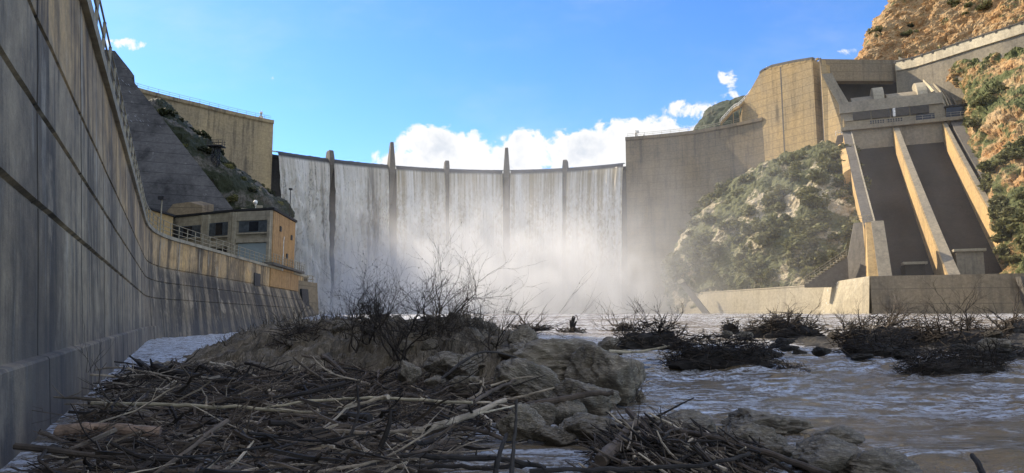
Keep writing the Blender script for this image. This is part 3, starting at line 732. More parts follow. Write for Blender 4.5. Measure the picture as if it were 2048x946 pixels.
mb = MB(); mb.tube([face_pt(p2, p3, .45, ZB, .2), face_pt(p2, p3, .45, zq(14.5), .2), face_pt(p2, p3, .47, zq(15.2), .2)], .05, 5); mb.build('conduit', M['pale'], PH)
for k in range(3):
    q = cen + (p2 - cen) * (.75 - .3 * k) + Vector((0, 0, zr + .33)); mb = MB(); mb.box(q + Vector((0, 0, .3)), (.8, .8, .6), .3); mb.build('roof_vent', M['metal'], rf)
# annex behind the bend
AX = thing('annex', P(318, 470, 86), 'small ochre annex with a dark sloping roof beside the sloping slab', 'building')
q = [P(285, 440, 84), P(345, 462, 90), P(345, 462, 97), P(285, 440, 94)]
za, zb_ = P(287, 416, 84).z, P(343, 434, 90).z
q = [Vector((p.x, p.y, 0)) for p in q]
mb = MB(); mb.ribbon([[Vector((p.x, p.y, 6)) for p in q], [Vector((p.x, p.y, z)) for p, z in zip(q, (za, zb_, zb_ + .8, za + .3))]]); mb.build('wall', M['ochre'], AX)
mb = MB(); c_ = sum(q, Vector()) / 4
mb.ribbon([[c_ + (p - c_) * 1.1 + Vector((0, 0, z)) for p, z in zip(q, (za + .03, zb_ + .03, zb_ + .83, za + .33))], [c_ + (p - c_) * 1.1 + Vector((0, 0, z + .25)) for p, z in zip(q, (za + .03, zb_ + .03, zb_ + .83, za + .33))]]); mb.build('roof', M['roof'], AX)
# plinth block at the foot of the slab
PB = MB(); a = [P(322, 437, 128.5), P(404, 437, 128.5), P(404, 411, 128.5), P(378, 404, 128.5), P(346, 408, 128.5)]
PB.prism(a, (0, 5, 1)); put(PB.build('plinth_block', M['dam_r'], origin=P(360, 437, 133)), 'weathered pale concrete block at the foot of the dark slab', 'concrete block')
# things on the powerhouse
def pole(name, base, h, r, label, m, head=None, cat='pole'):
    o = thing(name, base, label, cat); b = Vector(base); mb = MB(); mb.tube([b, b + Vector((0, 0, h))], [r, r * .7], 7); mb.build('shaft', m, o)
    if head: head(o, b + Vector((0, 0, h)))
    return o
def cap_head(o, p): mb = MB(); mb.box(p + Vector((0, 0, .06)), (.45, .45, .25)); mb.build('cap', M['dmetal'], o)
def dish_head(o, p):
    mb = MB(); rows = []
    for i in range(5):
        rr = .32 * i / 4; rows.append([p + Vector((rr * math.cos(k * math.pi / 6), -.3 + .35 * (i / 4) ** 2 - .25, .5 + rr * math.sin(k * math.pi / 6))) for k in range(13)])
    mb.grid(rows); d = mb.build('dish', M['pale'], o)
    mb = MB(); mb.box(p + Vector((0, 0, .35)), (.2, .2, .7)); mb.build('bracket', M['pale'], o)
pole('mast', P(579, 440, 104), 4.7, .09, 'thin dark mast standing behind the powerhouse end, before the falls', M['dmetal'], cap_head, 'mast')
pole('lamp_post', P(320, 465, 52.5), 2.6, .06, 'thin pale lamp post on top of the stained wall', M['metal'], cap_head, 'lamp post')
pole('satellite_dish', P(511, 423, 94), .75, .06, 'small white dish on the powerhouse roof', M['pale'], dish_head, 'dish')
pole('lamp_post', P(1530, 152, 207), 2.0, .07, 'small lamp on a post at the top corner of the tall spillway block', M['metal'], cap_head, 'lamp post')

# lattice tower on the left slope
LT = thing('lattice_tower', P(428, 375, 147), 'narrow dark steel tower with a platform on the scrubby left slope', 'tower')
b0 = P(428, 382, 147); H = 9.8
mb = MB(); rr = random.Random(3)
for sx, sy in ((-1, -1), (1, -1), (1, 1), (-1, 1)): mb.tube([b0 + Vector((sx * .7, sy * .7, 0)), b0 + Vector((sx * .55, sy * .55, H))], .11, 4)
for k in range(7):
    z0, z1 = H * k / 7, H * (k + 1) / 7
    for sx, sy, ex, ey in ((-1, -1, 1, -1), (1, -1, 1, 1), (1, 1, -1, 1), (-1, 1, -1, -1)):
        mb.tube([b0 + Vector((sx * .65, sy * .65, z0)), b0 + Vector((ex * .6, ey * .6, z1))], .06, 4)
        mb.tube([b0 + Vector((ex * .65, ey * .65, z0)), b0 + Vector((sx * .6, sy * .6, z1))], .06, 4)
mb.build('lattice', M['dmetal'], LT)
mb = MB(); mb.box(b0 + Vector((0, 0, H)), (3.2, 2.4, .2)); pf = mb.build('platform', M['dmetal'], LT)
c = b0 + Vector((0, 0, H + .1)); railing('platform_railing', [c + Vector(v) for v in ((-1.5, -1.1, 0), (1.5, -1.1, 0), (1.5, 1.1, 0), (-1.5, 1.1, 0), (-1.5, -1.1, 0))], 1.1, M['dmetal'], LT, .05, 1.2)

# ================================================================== DARK SLOPING SLAB
E0, E1, E2 = P(218, 100, 150), P(468, 420, 135), P(285, 425, 128)
n0 = (E1 - E0).cross(E2 - E0).normalized(); ct = n0.cross(Vector((0, 0, 1))).normalized(); ct = ct if ct.x < 0 else -ct
def edge(t_):
    p = E0.lerp(E1, t_); return p
kink = P(268, 157, 145.5); kink2 = P(276, 160, 145)
mb = MB(); n_ = (E1 - E0).cross(ct).normalized()
if n_.z < 0: n_ = -n_
rows = []
for i in range(57):
    t_ = i / 40; e = edge(t_)
    if t_ < .2: e = e + (E1 - E0).normalized().cross(n_) * 0 - ct * (1.2 * (1 - sm(.17, .2, t_)))
    rows.append([e + ct * (70 * j / 30) + n_ * .06 * noise.fractal((e + ct * (70 * j / 30)) * .3, .9, 2, 4) for j in range(31)])
mb.grid(rows)
# edge thickness, down into the hillside
ed = [r[0] for r in rows]; mb.strip(ed, [p - n_ * 2.5 for p in ed]); mb.strip(rows[0], [p - n_ * 4 for p in rows[0]])
rs = random.Random(5)
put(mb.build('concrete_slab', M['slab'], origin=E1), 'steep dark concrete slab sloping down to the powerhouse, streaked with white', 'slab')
SL = bpy.data.objects['concrete_slab']
mb = MB()
for k in range(70):
    if k < 34: u_ = rs.uniform(.44, .50); v_ = rs.uniform(2, 24)
    elif k < 60: u_ = rs.uniform(.49, .56); v_ = rs.uniform(1, 22)
    else: u_ = rs.uniform(.16, .3); v_ = rs.uniform(1, 5)
    p = edge(u_) + ct * v_ + n_ * .14; d = (E1 - E0).normalized(); L = rs.uniform(.15, .8); w_ = rs.uniform(.05, .16)
    mb.hexa([p, p + ct * w_, p + ct * w_ * .6 + d * L, p + d * L], [q + n_ * .03 for q in (p, p + ct * w_, p + ct * w_ * .6 + d * L, p + d * L)])
mb.build('white_streaks', plain('lime_streaks', (.30, .31, .33), .9), SL)
# ================================================================== SPILLWAY BLOCK AND CHUTE
GB = thing('spillway_block', P(1560, 330, 205), 'tall sunlit tan concrete block with level pour lines, standing right of the curved dam', 'concrete block')
G0 = P(1492, 205, 219); G1 = P(1640, 118, 197); G2 = P(1690, 262, 190.5)
def at(p, z): return Vector((p.x, p.y, z))
zt = 74.5
gx = lambda f: G0.lerp(G1, f)
dG = (G1 - G0); dG.z = 0; dG.normalize(); nG = Vector((dG.y, -dG.x, 0))
# face outline along f: the top steps down to the left
mb = MB(); secs = []
def solve_f(px):
    lo_, hi_ = -.2, 1.2
    for _ in range(40):
        m_ = (lo_ + hi_) / 2; q = gx(m_)
        if q.x / q.y < P(px, 400, 1).x: lo_ = m_
        else: hi_ = m_
    return m_
def tz(px, py):
    f = solve_f(px); return (f, P(px, py, gx(f).y).z)
TOP = [tz(1484, 247), tz(1494, 206), tz(1500, 196), tz(1530, 148), tz(1536, 143), tz(1556, 134), tz(1600, 125), tz(1640, 119)]
bk = -nG * 9
for f, z in TOP:
    p = gx(f); secs.append([at(p, 25), at(p, z), at(p + bk, z), at(p + bk, 25)])
mb.ribbon(secs); mb.build('face', M['block'], GB)
for f in (.5, 1.0):
    p = gx(f); q = p + nG * .02; mb = MB(); z1_ = interp(TOP, f) - .3
    mb.hexa([at(q - dG * .22, 30), at(q + dG * .22, 30), at(q + dG * .22 - nG * .3, 30), at(q - dG * .22 - nG * .3, 30)],
            [at(q - dG * .22, z1_), at(q + dG * .22, z1_), at(q + dG * .22 - nG * .3, z1_), at(q - dG * .22 - nG * .3, z1_)])
    mb.build('joint', M['spill_dark'], GB)
mb = MB(); secs = []
for f, z in TOP[3:]:
    p = gx(f); e = Vector((0, 0, 1)); secs.append([at(p + nG * .06, z + .02), at(p + nG * .06, z + .75), at(p - nG * 1.2, z + .75), at(p - nG * 1.2, z + .02)])
mb.ribbon(secs); mb.build('coping', M['spill_dark'], GB)
for k in range(9):
    f = .36 + k * .075; z = interp(TOP, f); p = gx(f); mb = MB(); mb.box(at(p - nG * .22, z - .3), (.9, .6, .6), math.atan2(dG.y, dG.x)); mb.build('corbel', M['block'], GB)
# right cheek: concave, swinging forward to the gallery
CH = [(1640, 118, 197.0, 74.7), (1643, 150, 196.2, 70.0), (1656, 175, 195.0, 66.0), (1668, 195, 193.8, 62.8), (1680, 215, 192.6, 59.8), (1688, 245, 191.2, 55.2), (1689, 275, 190.6, 51)]
mb = MB(); A = []; B_ = []
for px, py, D, z in CH:
    p = P(px, py, D); A.append(p); B_.append(Vector((p.x, p.y, 0)))
secs = []
for p in A:
    g = at(G1, p.z); secs.append(p)
# outer plane of the cheek continuing the block's face, and the thick curved nosing
poly = [at(G1, p.z) if False else p for p in A]
mb = MB(); back = Vector((3.2, 5.5, 0))
face = A + [at(A[-1], 28), at(G1 + dG * .1, 28)]
mb.prism(face, Vector((2.2, 1.2, 0))); mb.build('cheek', M['block'], GB)
mb = MB(); nose = []
for p in A[1:-1]:
    nose.append([p + Vector((-.1, -.4, .15)), p + Vector((2.6, -1.0, .25)), p + Vector((4.0, 3.6, .35)), p + Vector((1.5, 3.6, .3))])
mb.ribbon(nose); mb.build('cheek_nosing', M['spill'], GB)
# pale lower strip and little ledge on the face
for f0, f1, z in ((.80, .99, 46.5),):
    p0_, p1_ = gx(f0), gx(f1); mb = MB(); mb.tube([at(p0_ + nG * .3, z + 1.4), at(p1_ + nG * .3, z - 1.6)], .25, 4); mb.build('pipe', M['spill'], GB)
p = gx(.67); mb = MB(); mb.box(at(p + nG * .25, 49.4), (2.0, .6, .25), math.atan2(dG.y, dG.x)); mb.box(at(p + nG * .2, 48.4), (.9, .4, 1.6), math.atan2(dG.y, dG.x)); mb.build('bracket', M['dmetal'], GB)
# stair climbing to its top
SRT = thing('crest_stair', P(1442, 250, 223), 'cream railed stair climbing from the dam crest to the spillway block top', 'stair')
sp = [P(1441, 246, 224), P(1466, 219, 221.5), P(1478, 213, 220), P(1496, 194, 222), P(1524, 160, 216.5), P(1531, 143, 214)]
mb = MB(); secs = []
for p in sp: secs.append([p + Vector((-.3, -1.2, -.7)), p + Vector((-.3, -1.2, .0)), p + Vector((.3, .6, .0)), p + Vector((.3, .6, -.7))])
mb.ribbon(secs); mb.build('flight', M['ochre'], SRT)
railing('handrail', [p + Vector((0, -1.1, 0)) for p in sp], 1.3, M['pale'], SRT, .06, 1.5, (1, .5))
railing('handrail', [p + Vector((0, .5, 0)) for p in sp], 1.3, M['pale'], SRT, .06, 1.5, (1, .5))
mb = MB()
for x_, y_, d_ in ((1466, 219, 221.5), (1478, 213, 220)):
    p = P(x_, y_, d_); mb.tube([at(p, 62), p], .12, 5)
mb.build('prop', M['ochre'], SRT)

CS = thing('chute_spillway', Vector((77, 122, 0)), 'twin concrete spillway chutes with a louvred gallery above, right of the knoll', 'spillway')
O = P(1790, 248, 186); AX_ = Vector((-.39, -.92, 0)).normalized(); LX = Vector((.92, -.39, 0)).normalized()
def S(l, s, z): return Vector((O.x, O.y, 0)) + LX * l + AX_ * s + Vector((0, 0, z))
Lc = 66.0
def ztop(s): return interp([(-1, 53.4), (0, 52.8), (10, 45.5), (22, 37.0), (36, 27.4), (50, 18.0), (62, 10.2), (68, 6.6)], s)
def zflo(s): return ztop(s) - interp([(0, 5.0), (15, 6.2), (40, 7.5), (66, 8.0)], s)
SS = [i * 66.0 / 24 for i in range(25)]
def along(l0, l1, topoff, botfn, name, m, ss=SS, w0=None):
    mb = MB(); secs = []
    for s in ss:
        a, b = (l0(s) if callable(l0) else l0), (l1(s) if callable(l1) else l1)
        zt_ = ztop(s) + topoff; zb = botfn(s)
        secs.append([S(a, s, zb), S(a, s, zt_), S(b, s, zt_), S(b, s, zb)])
    mb.ribbon(secs); return mb.build(name, m, CS)
LW0 = lambda s: lerp(-13.2, -12.4, s / 66); LW1 = lambda s: lerp(-10.9, -10.1, s / 66)
CW0 = lambda s: -lerp(.72, 1.05, s / 66); CW1 = lambda s: lerp(.72, 1.05, s / 66)
RW0 = lambda s: lerp(11.0, 10.5, s / 66); RW1 = lambda s: lerp(12.0, 12.0, s / 66)
along(LW0, LW1, 0, lambda s: zflo(s) - 9, 'left_wall', M['ochre'])
along(lambda s: LW0(s) - .05, lambda s: LW1(s) - .25, .12, lambda s: ztop(s) + .01, 'wall_top', M['spill_dark'])
along(lambda s: LW1(s) - .24, lambda s: LW1(s) + .05, .3, lambda s: ztop(s) + .01, 'wall_lip', M['toe'])
along(CW0, CW1, 0, lambda s: zflo(s) - 2, 'centre_wall', M['ochre'])
along(lambda s: CW0(s) + .28, lambda s: CW1(s) + .04, .10, lambda s: ztop(s) + .01, 'wall_top', M['spill'])
along(RW0, RW1, 0, lambda s: zflo(s) - 3, 'right_wall', M['ochre'])
along(lambda s: RW0(s) + .3, lambda s: RW1(s) + .05, .10, lambda s: ztop(s) + .01, 'wall_top', M['spill'])
# gutter and apron outside the right wall
along(lambda s: RW1(s) + .02, lambda s: RW1(s) + 1.0, -1.2, lambda s: ztop(s) - 6, 'gutter', M['chute_floor'])
along(lambda s: RW1(s) + 1.0, lambda s: RW1(s) + lerp(5.5, 1.3, min(1, s / 45)), .15, lambda s: ztop(s) - 6, 'apron', M['spill_dark'])
for l0, l1 in ((LW1, CW0), (CW1, RW0)):
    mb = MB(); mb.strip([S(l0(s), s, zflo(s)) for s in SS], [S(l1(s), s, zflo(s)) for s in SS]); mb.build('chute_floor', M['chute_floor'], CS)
    mb = MB(); a, b = l0(0) - .02, l1(0) + .02
    mb.hexa([S(a, 1.2, 44.0), S(b, 1.2, 44.0), S(b, -1.5, 44.0), S(a, -1.5, 44.0)], [S(a, .6, 52.5), S(b, .6, 52.5), S(b, -1.5, 52.5), S(a, -1.5, 52.5)])
    mb.build('headwall', M['spill'], CS)
# outer panel and bracket on the left wall
mb = MB()
secs = []
for s, zt_, zb in ((1, 48.5, 42.5), (4, 48.0, 37), (10, 44.5, 33), (16, 40.5, 31.5), (21, 36.8, 31.5)):
    secs.append([S(-14.6, s, zb), S(-14.6, s, zt_), S(-13.0, s, zt_ + 1), S(-13.0, s, zb - 1)])
mb.ribbon(secs); mb.build('outer_panel', M['ochre'], CS)
mb = MB(); mb.hexa([S(-16.8, 1.5, 43.2), S(-14.0, 1.5, 45.0), S(-13.2, -3, 45), S(-16.5, -3, 43.2)], [S(-14.6, 1.5, 51.3), S(-13.1, 1.5, 51.5), S(-13.1, -3, 51.5), S(-14.6, -3, 51.3)]); mb.build('landing_bracket', M['spill_dark'], CS)
along(lambda s: -16.2, lambda s: -15.4, -9.5, lambda s: ztop(s) - 16, 'drain_rib', M['spill'], [6 + i * 2.2 for i in range(23)])
railing('landing_railing', [S(-15.0, 1.4, 51.4), S(-13.2, 1.4, 51.6), S(-13.1, -3, 51.6)], 1.2, M['pale'], CS, .05, 1.5)
# foot buttress with landing, stair and steps
mb = MB(); mb.hexa([S(-13.9, 67.5, 6.0), S(-10.0, 67.5, 6.0), S(-10.0, 58, 6.0), S(-13.9, 58, 6.0)], [S(-13.0, 57.4, 19.4), S(-10.0, 57.4, 19.4), S(-10.0, 54, 19.4), S(-13.0, 54, 19.4)]); mb.build('buttress', M['ochre'], CS)
mb = MB(); mb.hexa([S(-12.1, 67.9, 6.0), S(-9.85, 67.9, 6.0), S(-9.85, 58, 6.0), S(-12.1, 58, 6.0)], [S(-12.1, 57.8, 19.5), S(-9.85, 57.8, 19.5), S(-9.85, 54, 19.5), S(-12.1, 54, 19.5)]); mb.build('buttress_front', M['spill'], CS)
mb = MB(); mb.prism([S(-17.8, 56, 6.5), S(-13.5, 60, 6.5), S(-13.5, 56, 19.6), S(-15.0, 55, 19.6)], AX_ * -2.5); mb.build('side_wall', M['spill_dark'], CS)
railing('foot_railing', [S(-15.6, 57, 19.6), S(-13.3, 57, 19.6), S(-11.8, 57.2, 19.6)], 1.2, M['metal'], CS, .05, 1.0)
FS = thing('foot_stair', S(-22, 59, 6.8), 'railed concrete steps beside the foot of the left chute wall', 'stair')
mb = MB()
for k in range(13): mb.box(S(lerp(-24.5, -17.2, k / 12), 58.5, lerp(7.3, 12.6, k / 12)), (.75, 2.4, .22), math.atan2(LX.y, LX.x))
mb.build('step', M['toe'], FS)
mb = MB(); mb.hexa([S(-25, 59.5, 6.4), S(-16.8, 59.5, 6.4), S(-16.8, 57.4, 6.4), S(-25, 57.4, 6.4)], [S(-25, 59.5, 6.9), S(-16.8, 59.5, 12.3), S(-16.8, 57.4, 12.3), S(-25, 57.4, 6.9)]); mb.build('flight', M['spill_dark'], FS)
railing('handrail', [S(-25, 59.9, 7.2), S(-16.8, 59.9, 12.7)], 1.2, M['metal'], FS, .06, 1.2)
# baffle boxes at the chute foot
for l0, l1, s0, zz in ((1.9, 6.3, 57, 12.7), (-6.6, -3.2, 56, 10.6)):
    mb = MB(); mb.hexa([S(l0, s0 + 1.6, zz - 9), S(l1, s0 + 1.6, zz - 9), S(l1, s0 - 8, zz - 9), S(l0, s0 - 8, zz - 9)], [S(l0, s0 + 1.6, zz), S(l1, s0 + 1.6, zz), S(l1, s0 - 8, zz), S(l0, s0 - 8, zz)])
    b = mb.build('baffle', M['spill'] if l0 > 0 else M['chute_floor'], CS)
    mb = MB(); mb.hexa([S(l0 - .4, s0 + 2.2, zz + .01), S(l1 + .4, s0 + 2.2, zz + .01), S(l1 + .4, s0 - 1, zz + .01), S(l0 - .4, s0 - 1, zz + .01)], [S(l0 - .4, s0 + 2.2, zz + .5), S(l1 + .4, s0 + 2.2, zz + .5), S(l1 + .4, s0 - 1, zz + .5), S(l0 - .4, s0 - 1, zz + .5)])
    mb.build('baffle_cap', M['toe'], b)
# gallery across the top
def SB(l0, l1, s0, s1, z0, z1, name, m, parent, s0t=None):
    s0t = s0 if s0t is None else s0t
    mb = MB(); mb.hexa([S(l0, s0, z0), S(l1, s0, z0), S(l1, s1, z0), S(l0, s1, z0)], [S(l0, s0t, z1), S(l1, s0t, z1), S(l1, s1, z1), S(l0, s1, z1)]); return mb.build(name, m, parent)
SB(-13.6, 17.5, 1.8, -8, 52.55, 53.5, 'gallery_slab', M['spill'], CS)
SB(-13.3, 12.2, -.6, -7, 53.51, 58.0, 'gallery_wall', M['spill'], CS)
SB(-13.6, 11.8, -.05, -7.2, 58.01, 61.4, 'gallery_parapet', M['spill'], CS, -1.2)
for k in range(4):
    l0 = -10.2 + k * 4.75
    g = SB(l0, l0 + 4.3, -.05, -.58, 55.7, 57.9, 'louvre_panel', M['dmetal'], CS)
    for j in range(6): SB(l0 + .05, l0 + 4.25, .08, -.04, 55.85 + j * .34, 55.97 + j * .34, 'louvre_blade', M['spill_dark'], g)
SB(-.35, .25, .3, -.58, 55.6, 57.9, 'lamp_bracket', M['pale'], CS)
for l0 in (-6.0, -1.6):
    for k in range(6): SB(l0 + k * .62, l0 + k * .62 + .34, -.5, -.59, 54.3, 55.2, 'grille_slot', M['glass'], CS)
SB(5.2, 9.6, -.5, -.59, 53.8, 55.6, 'dark_window', M['glass'], CS)
SB(11.9, 17.3, .6, -5, 56.6, 57.0, 'side_roof', M['roof'], CS)
SB(12.25, 16.6, .2, -5, 53.55, 56.5, 'side_room', M['glass'], CS)
railing('gallery_railing', [S(-13.4, 1.7, 53.5), S(0, 1.7, 53.5), S(17.3, 1.7, 53.5)], 1.2, M['metal'], CS, .05, 2.2, (1, .5))
# curved crests and piers behind the gallery, and the deck wall at the back
def curve_block(l0, l1, prof, name, m):
    mb = MB(); mb.ribbon([[S(l0, s, z) for s, z in prof], [S(l1, s, z) for s, z in prof]]); return mb.build(name, m, CS)
og = [(-2, 57)] + [(-2.2 - 8.5 * (1 - math.cos(a)), 59.5 + 5.2 * math.sin(a)) for a in [i * math.pi / 2 / 8 for i in range(9)]] + [(-15, 64.0), (-15, 57)]
curve_block(-10.2, -4.6, og, 'crest_weir', M['spill']); curve_block(-1.2, 6.2, og, 'crest_weir', M['spill'])
pr = [(-1.6, 57)] + [(-1.8 - 8 * (1 - math.cos(a)), 60.5 + 6.4 * math.sin(a)) for a in [i * math.pi / 2 / 8 for i in range(9)]] + [(-14, 66.5), (-14, 57)]
curve_block(-4.55, -1.9, pr, 'crest_pier', M['toe']); curve_block(6.25, 8.6, pr, 'crest_pier', M['toe'])
bw0, bw1 = P(1642, 118, 205), P(1792, 120, 205)
mb = MB(); d_ = Vector((0, 3, 0)); mb.hexa([at(bw0, 72.5), at(bw1, 72.5), at(bw1, 72.5) + d_, at(bw0, 72.5) + d_], [bw0, bw1, bw1 + d_, bw0 + d_]); mb.build('deck_wall', M['dam_r'], CS)
XR = Vector((5, 0, 0)); mb = MB(); d2 = Vector((0, 6.5, 0)); mb.hexa([at(bw0, 50) + d2, at(bw1, 50) + d2 + XR, at(bw1, 50) + d2 * 1.4 + XR, at(bw0, 50) + d2 * 1.4], [at(bw0, 79.9) + d2, at(bw1, 79.9) + d2 + XR, at(bw1, 79.9) + d2 * 1.4 + XR, at(bw0, 79.9) + d2 * 1.4]); mb.build('rear_wall', M['chute_floor'], CS)
mb = MB(); mb.hexa([at(bw0, 74) + d_, at(bw1, 74) + d_, at(bw1, 74) + d2, at(bw0, 74) + d2], [at(bw0, 78) + d_, at(bw1, 78) + d_, at(bw1, 78) + d2, at(bw0, 78) + d2])
mb.build('deck', M['spill_dark'], CS)
# right cheek: curved band with rails, sunlit
RC = [(1790, 121, 205), (1806, 130, 203), (1824, 142, 200.5), (1842, 156, 197.5), (1858, 171, 194), (1872, 187, 190), (1882, 203, 186.5), (1888, 218, 183.5)]
def band(off, w_, up, dn, name, m):
    mb = MB(); secs = []
    for px, py, D in RC:
        p = P(px, py, D) + Vector((off, off * .25, 0)); secs.append([p + Vector((0, 0, -dn)), p + Vector((0, 0, up)), p + Vector((w_, w_ * .2, up)), p + Vector((w_, w_ * .2, -dn))])
    mb.ribbon(secs); mb.build(name, m, CS)
band(0, 1.1, .2, 12, 'right_cheek', M['cream']); band(1.3, .5, 1.3, .1, 'cheek_rail', M['toe']); band(2.4, .5, .9, .6, 'cheek_rail', M['spill']); band(1.1, 3.4, -.9, 9, 'cheek_step', M['spill_dark']); band(4.4, .45, .6, 6, 'cheek_rail', M['spill'])

# ================================================================== TOE WALLS
TB = thing('chute_toe_wall', P(1890, 630, 118), 'long plain concrete wall across the foot of the chutes, with a battered lit corner', 'wall')
a0, a1, a2 = P(1740, 557, 122), P(2048, 546, 114), P(2420, 540, 106)
c0 = P(1650, 570, 146)
mb = MB(); ups = [a0, a1, a2]; secs = []
for p in ups: secs.append([at(p, -2) + Vector((-.35, -.9, 0)), at(p, 7.5), at(p, 7.5) + Vector((1, 4, 0)), at(p, -2) + Vector((1, 4, 0))])
mb.ribbon(secs); mb.build('front', M['dam_r'], TB)
mb = MB(); b0_, b1_ = P(1632, 634, 144.5), P(1736, 634, 121.6)
mb.hexa([at(b0_, -2), at(b1_, -2), at(a0, -2) + Vector((1.5, 3, 0)), at(c0, -2) + Vector((4, 2, 0))], [at(c0, 7.52), at(a0, 7.52) + Vector((-.1, -.06, 0)), at(a0, 7.52) + Vector((1.5, 3, 0)), at(c0, 7.52) + Vector((4, 2, 0))]); mb.build('corner', M['toe'], TB)
mb = MB(); mb.hexa([at(a0, 5.2) + Vector((1, 3, 0)), at(a2, 5.2) + Vector((1, 3, 0)), at(a2, 5.2) + Vector((14, 40, 0)), at(c0, 5.2) + Vector((2, 6, 0))], [at(a0, 6.9) + Vector((1, 3, 0)), at(a2, 6.9) + Vector((1, 3, 0)), at(a2, 6.9) + Vector((14, 40, 0)), at(c0, 6.9) + Vector((2, 6, 0))]); mb.build('ledge', M['spill'], TB)
mb = MB(); p = P(2042, 556, 113.2); mb.hexa([p + Vector((-.5, -.6, -7)) + Vector((1.4, 0, 0)), p + Vector((1.2, -.6, -7)) + Vector((1.4, 0, 0)), p + Vector((1.2, .6, -7)) + Vector((1.4, 0, 0)), p + Vector((-.5, .6, -7)) + Vector((1.4, 0, 0))], [p + Vector((-.5, -.6, .2)), p + Vector((1.0, -.6, .2)), p + Vector((1.0, .6, .2)), p + Vector((-.5, .6, .2))]); mb.build('leaning_rib', M['spill_dark'], TB)
rs = random.Random(9)
mb = MB()
for k in range(34):
    u_ = rs.uniform(.1, .95); v_ = rs.uniform(.25, .95); pt_ = Vector(at(b0_, -2)).lerp(at(b1_, -2), u_).lerp(at(c0, 7.5).lerp(at(a0, 7.5), u_), v_)
    n__ = (at(b1_, -2) - at(b0_, -2)).cross(at(c0, 7.5) - at(b0_, -2)).normalized(); d1 = (at(b1_, 0) - at(b0_, 0)).normalized()
    q = pt_ + n__ * .04; w_ = rs.uniform(.08, .3); hh_ = rs.uniform(.15, .8)
    mb.hexa([q, q + d1 * w_, q + d1 * w_ * .7 + Vector((0, 0, hh_)), q + Vector((0, 0, hh_))], [r_ + n__ * .03 for r_ in (q, q + d1 * w_, q + d1 * w_ * .7 + Vector((0, 0, hh_)), q + Vector((0, 0, hh_)))])
mb.build('lime_patches', M['pale'], TB)
RW = thing('retaining_wall', P(1500, 632, 172), 'pale sunlit retaining wall along the foot of the scrubby knoll, streaked with lime', 'wall')
w0, w1 = P(1654, 570, 146), P(1322, 591, 215)
mb = MB(); secs = []
for i in range(13):
    f = i / 12; p = w0.lerp(w1, f); secs.append([at(p, -2) + Vector((-.9, -.3, 0)), at(p, 1.9) + Vector((-.65, -.2, 0)), at(p, 2.0) + Vector((-.35, -.1, 0)), at(p, 7.1), at(p, 7.1) + Vector((1.6, .5, 0)), at(p, -2) + Vector((1.6, .5, 0))])
mb.ribbon(secs); mb.build('wall_face', M['toe'], RW)
mb = MB(); secs = []
for i in range(13):
    f = i / 12; p = w0.lerp(w1, f); secs.append([at(p, 7.12) + Vector((-.12, 0, 0)), at(p, 7.4) + Vector((-.12, 0, 0)), at(p, 7.4) + Vector((1.2, .4, 0)), at(p, 7.12) + Vector((1.2, .4, 0))])
mb.ribbon(secs); mb.build('coping', M['toe'], RW)
RF = thing('guard_rail', P(1592, 578, 156), 'short bent handrail on top of the pale retaining wall', 'railing')
p0_, p1_ = P(1585, 575, 158), P(1606, 573.5, 154); r_ = railing('rail', [p0_, p1_], 1.3, M['metal'], RF, .06, 1.1, (1, .5))
LB = thing('leaning_beam', P(1420, 634, 181), 'long leaning concrete beam sliding down against the pale retaining wall', 'beam')
q0, q1 = P(1366, 566, 190), P(1424, 640, 180); dv = (q1 - q0).normalized(); sd1 = dv.cross(Vector((0, 1, 0))).normalized() * .75; sd2 = Vector((-.5, -.85, 0)) * .9
mb = MB(); mb.hexa([q1 - sd1, q1 + sd1, q1 + sd1 + sd2, q1 - sd1 + sd2], [q0 - sd1, q0 + sd1, q0 + sd1 + sd2, q0 - sd1 + sd2]); mb.build('shaft', M['spill_dark'], LB)
e_ = dv * -.5; mb = MB(); mb.hexa([q + e_ * .1 for q in (q0 - sd1 * 1.15, q0 + sd1 * 1.15, q0 + sd1 * 1.15 + sd2 * 1.1, q0 - sd1 * 1.15 + sd2 * 1.1)], [q + e_ * 2.6 for q in (q0 - sd1 * 1.15, q0 + sd1 * 1.15, q0 + sd1 * 1.15 + sd2 * 1.1, q0 - sd1 * 1.15 + sd2 * 1.1)]); mb.build('end_cap', M['toe'], LB)

# access road wall
AR = thing('road_wall', P(1900, 120, 187), 'long sunlit road retaining wall with a cream parapet under the orange cliff', 'wall')
rp = [P(1790, 124, 203), P(1830, 115, 198), P(1880, 99, 191), P(1940, 79, 184), P(2000, 60, 177), P(2060, 40, 171), P(2200, -10, 160), P(2480, -110, 145)]
secs = []; s2 = []; s3 = []
for p in rp:
    b = Vector((1.2, 1.2, 0)); secs.append([p + Vector((0, 0, -2.8)), p, p + b * .3, p + b * .3 + Vector((0, 0, -2.8))])
    s2.append([p + b * .25 + Vector((0, 0, -16)), p + b * .25 + Vector((0, 0, -2.85)), p + b * 3 + Vector((0, 0, -2.85)), p + b * 3 + Vector((0, 0, -16))])
    s3.append([p + Vector((-.15, -.15, .02)), p + Vector((-.15, -.15, .3)), p + b * .45 + Vector((0, 0, .3)), p + b * .45 + Vector((0, 0, .02))])
mb = MB(); mb.ribbon(secs); mb.build('parapet', M['cream'], AR)
mb = MB(); mb.ribbon(s2); mb.build('wall_face', M['spill'], AR)
mb = MB(); mb.ribbon(s3); mb.build('coping', M['spill_dark'], AR)
for k in range(14):
    f = k / 13 * 5.6; i = int(f); p = rp[i].lerp(rp[i + 1], f - i); mb = MB(); mb.box(p + Vector((.1, .1, .0)), (.5, .6, 1.0), .7); mb.build('parapet_post', M['spill_dark'], AR)

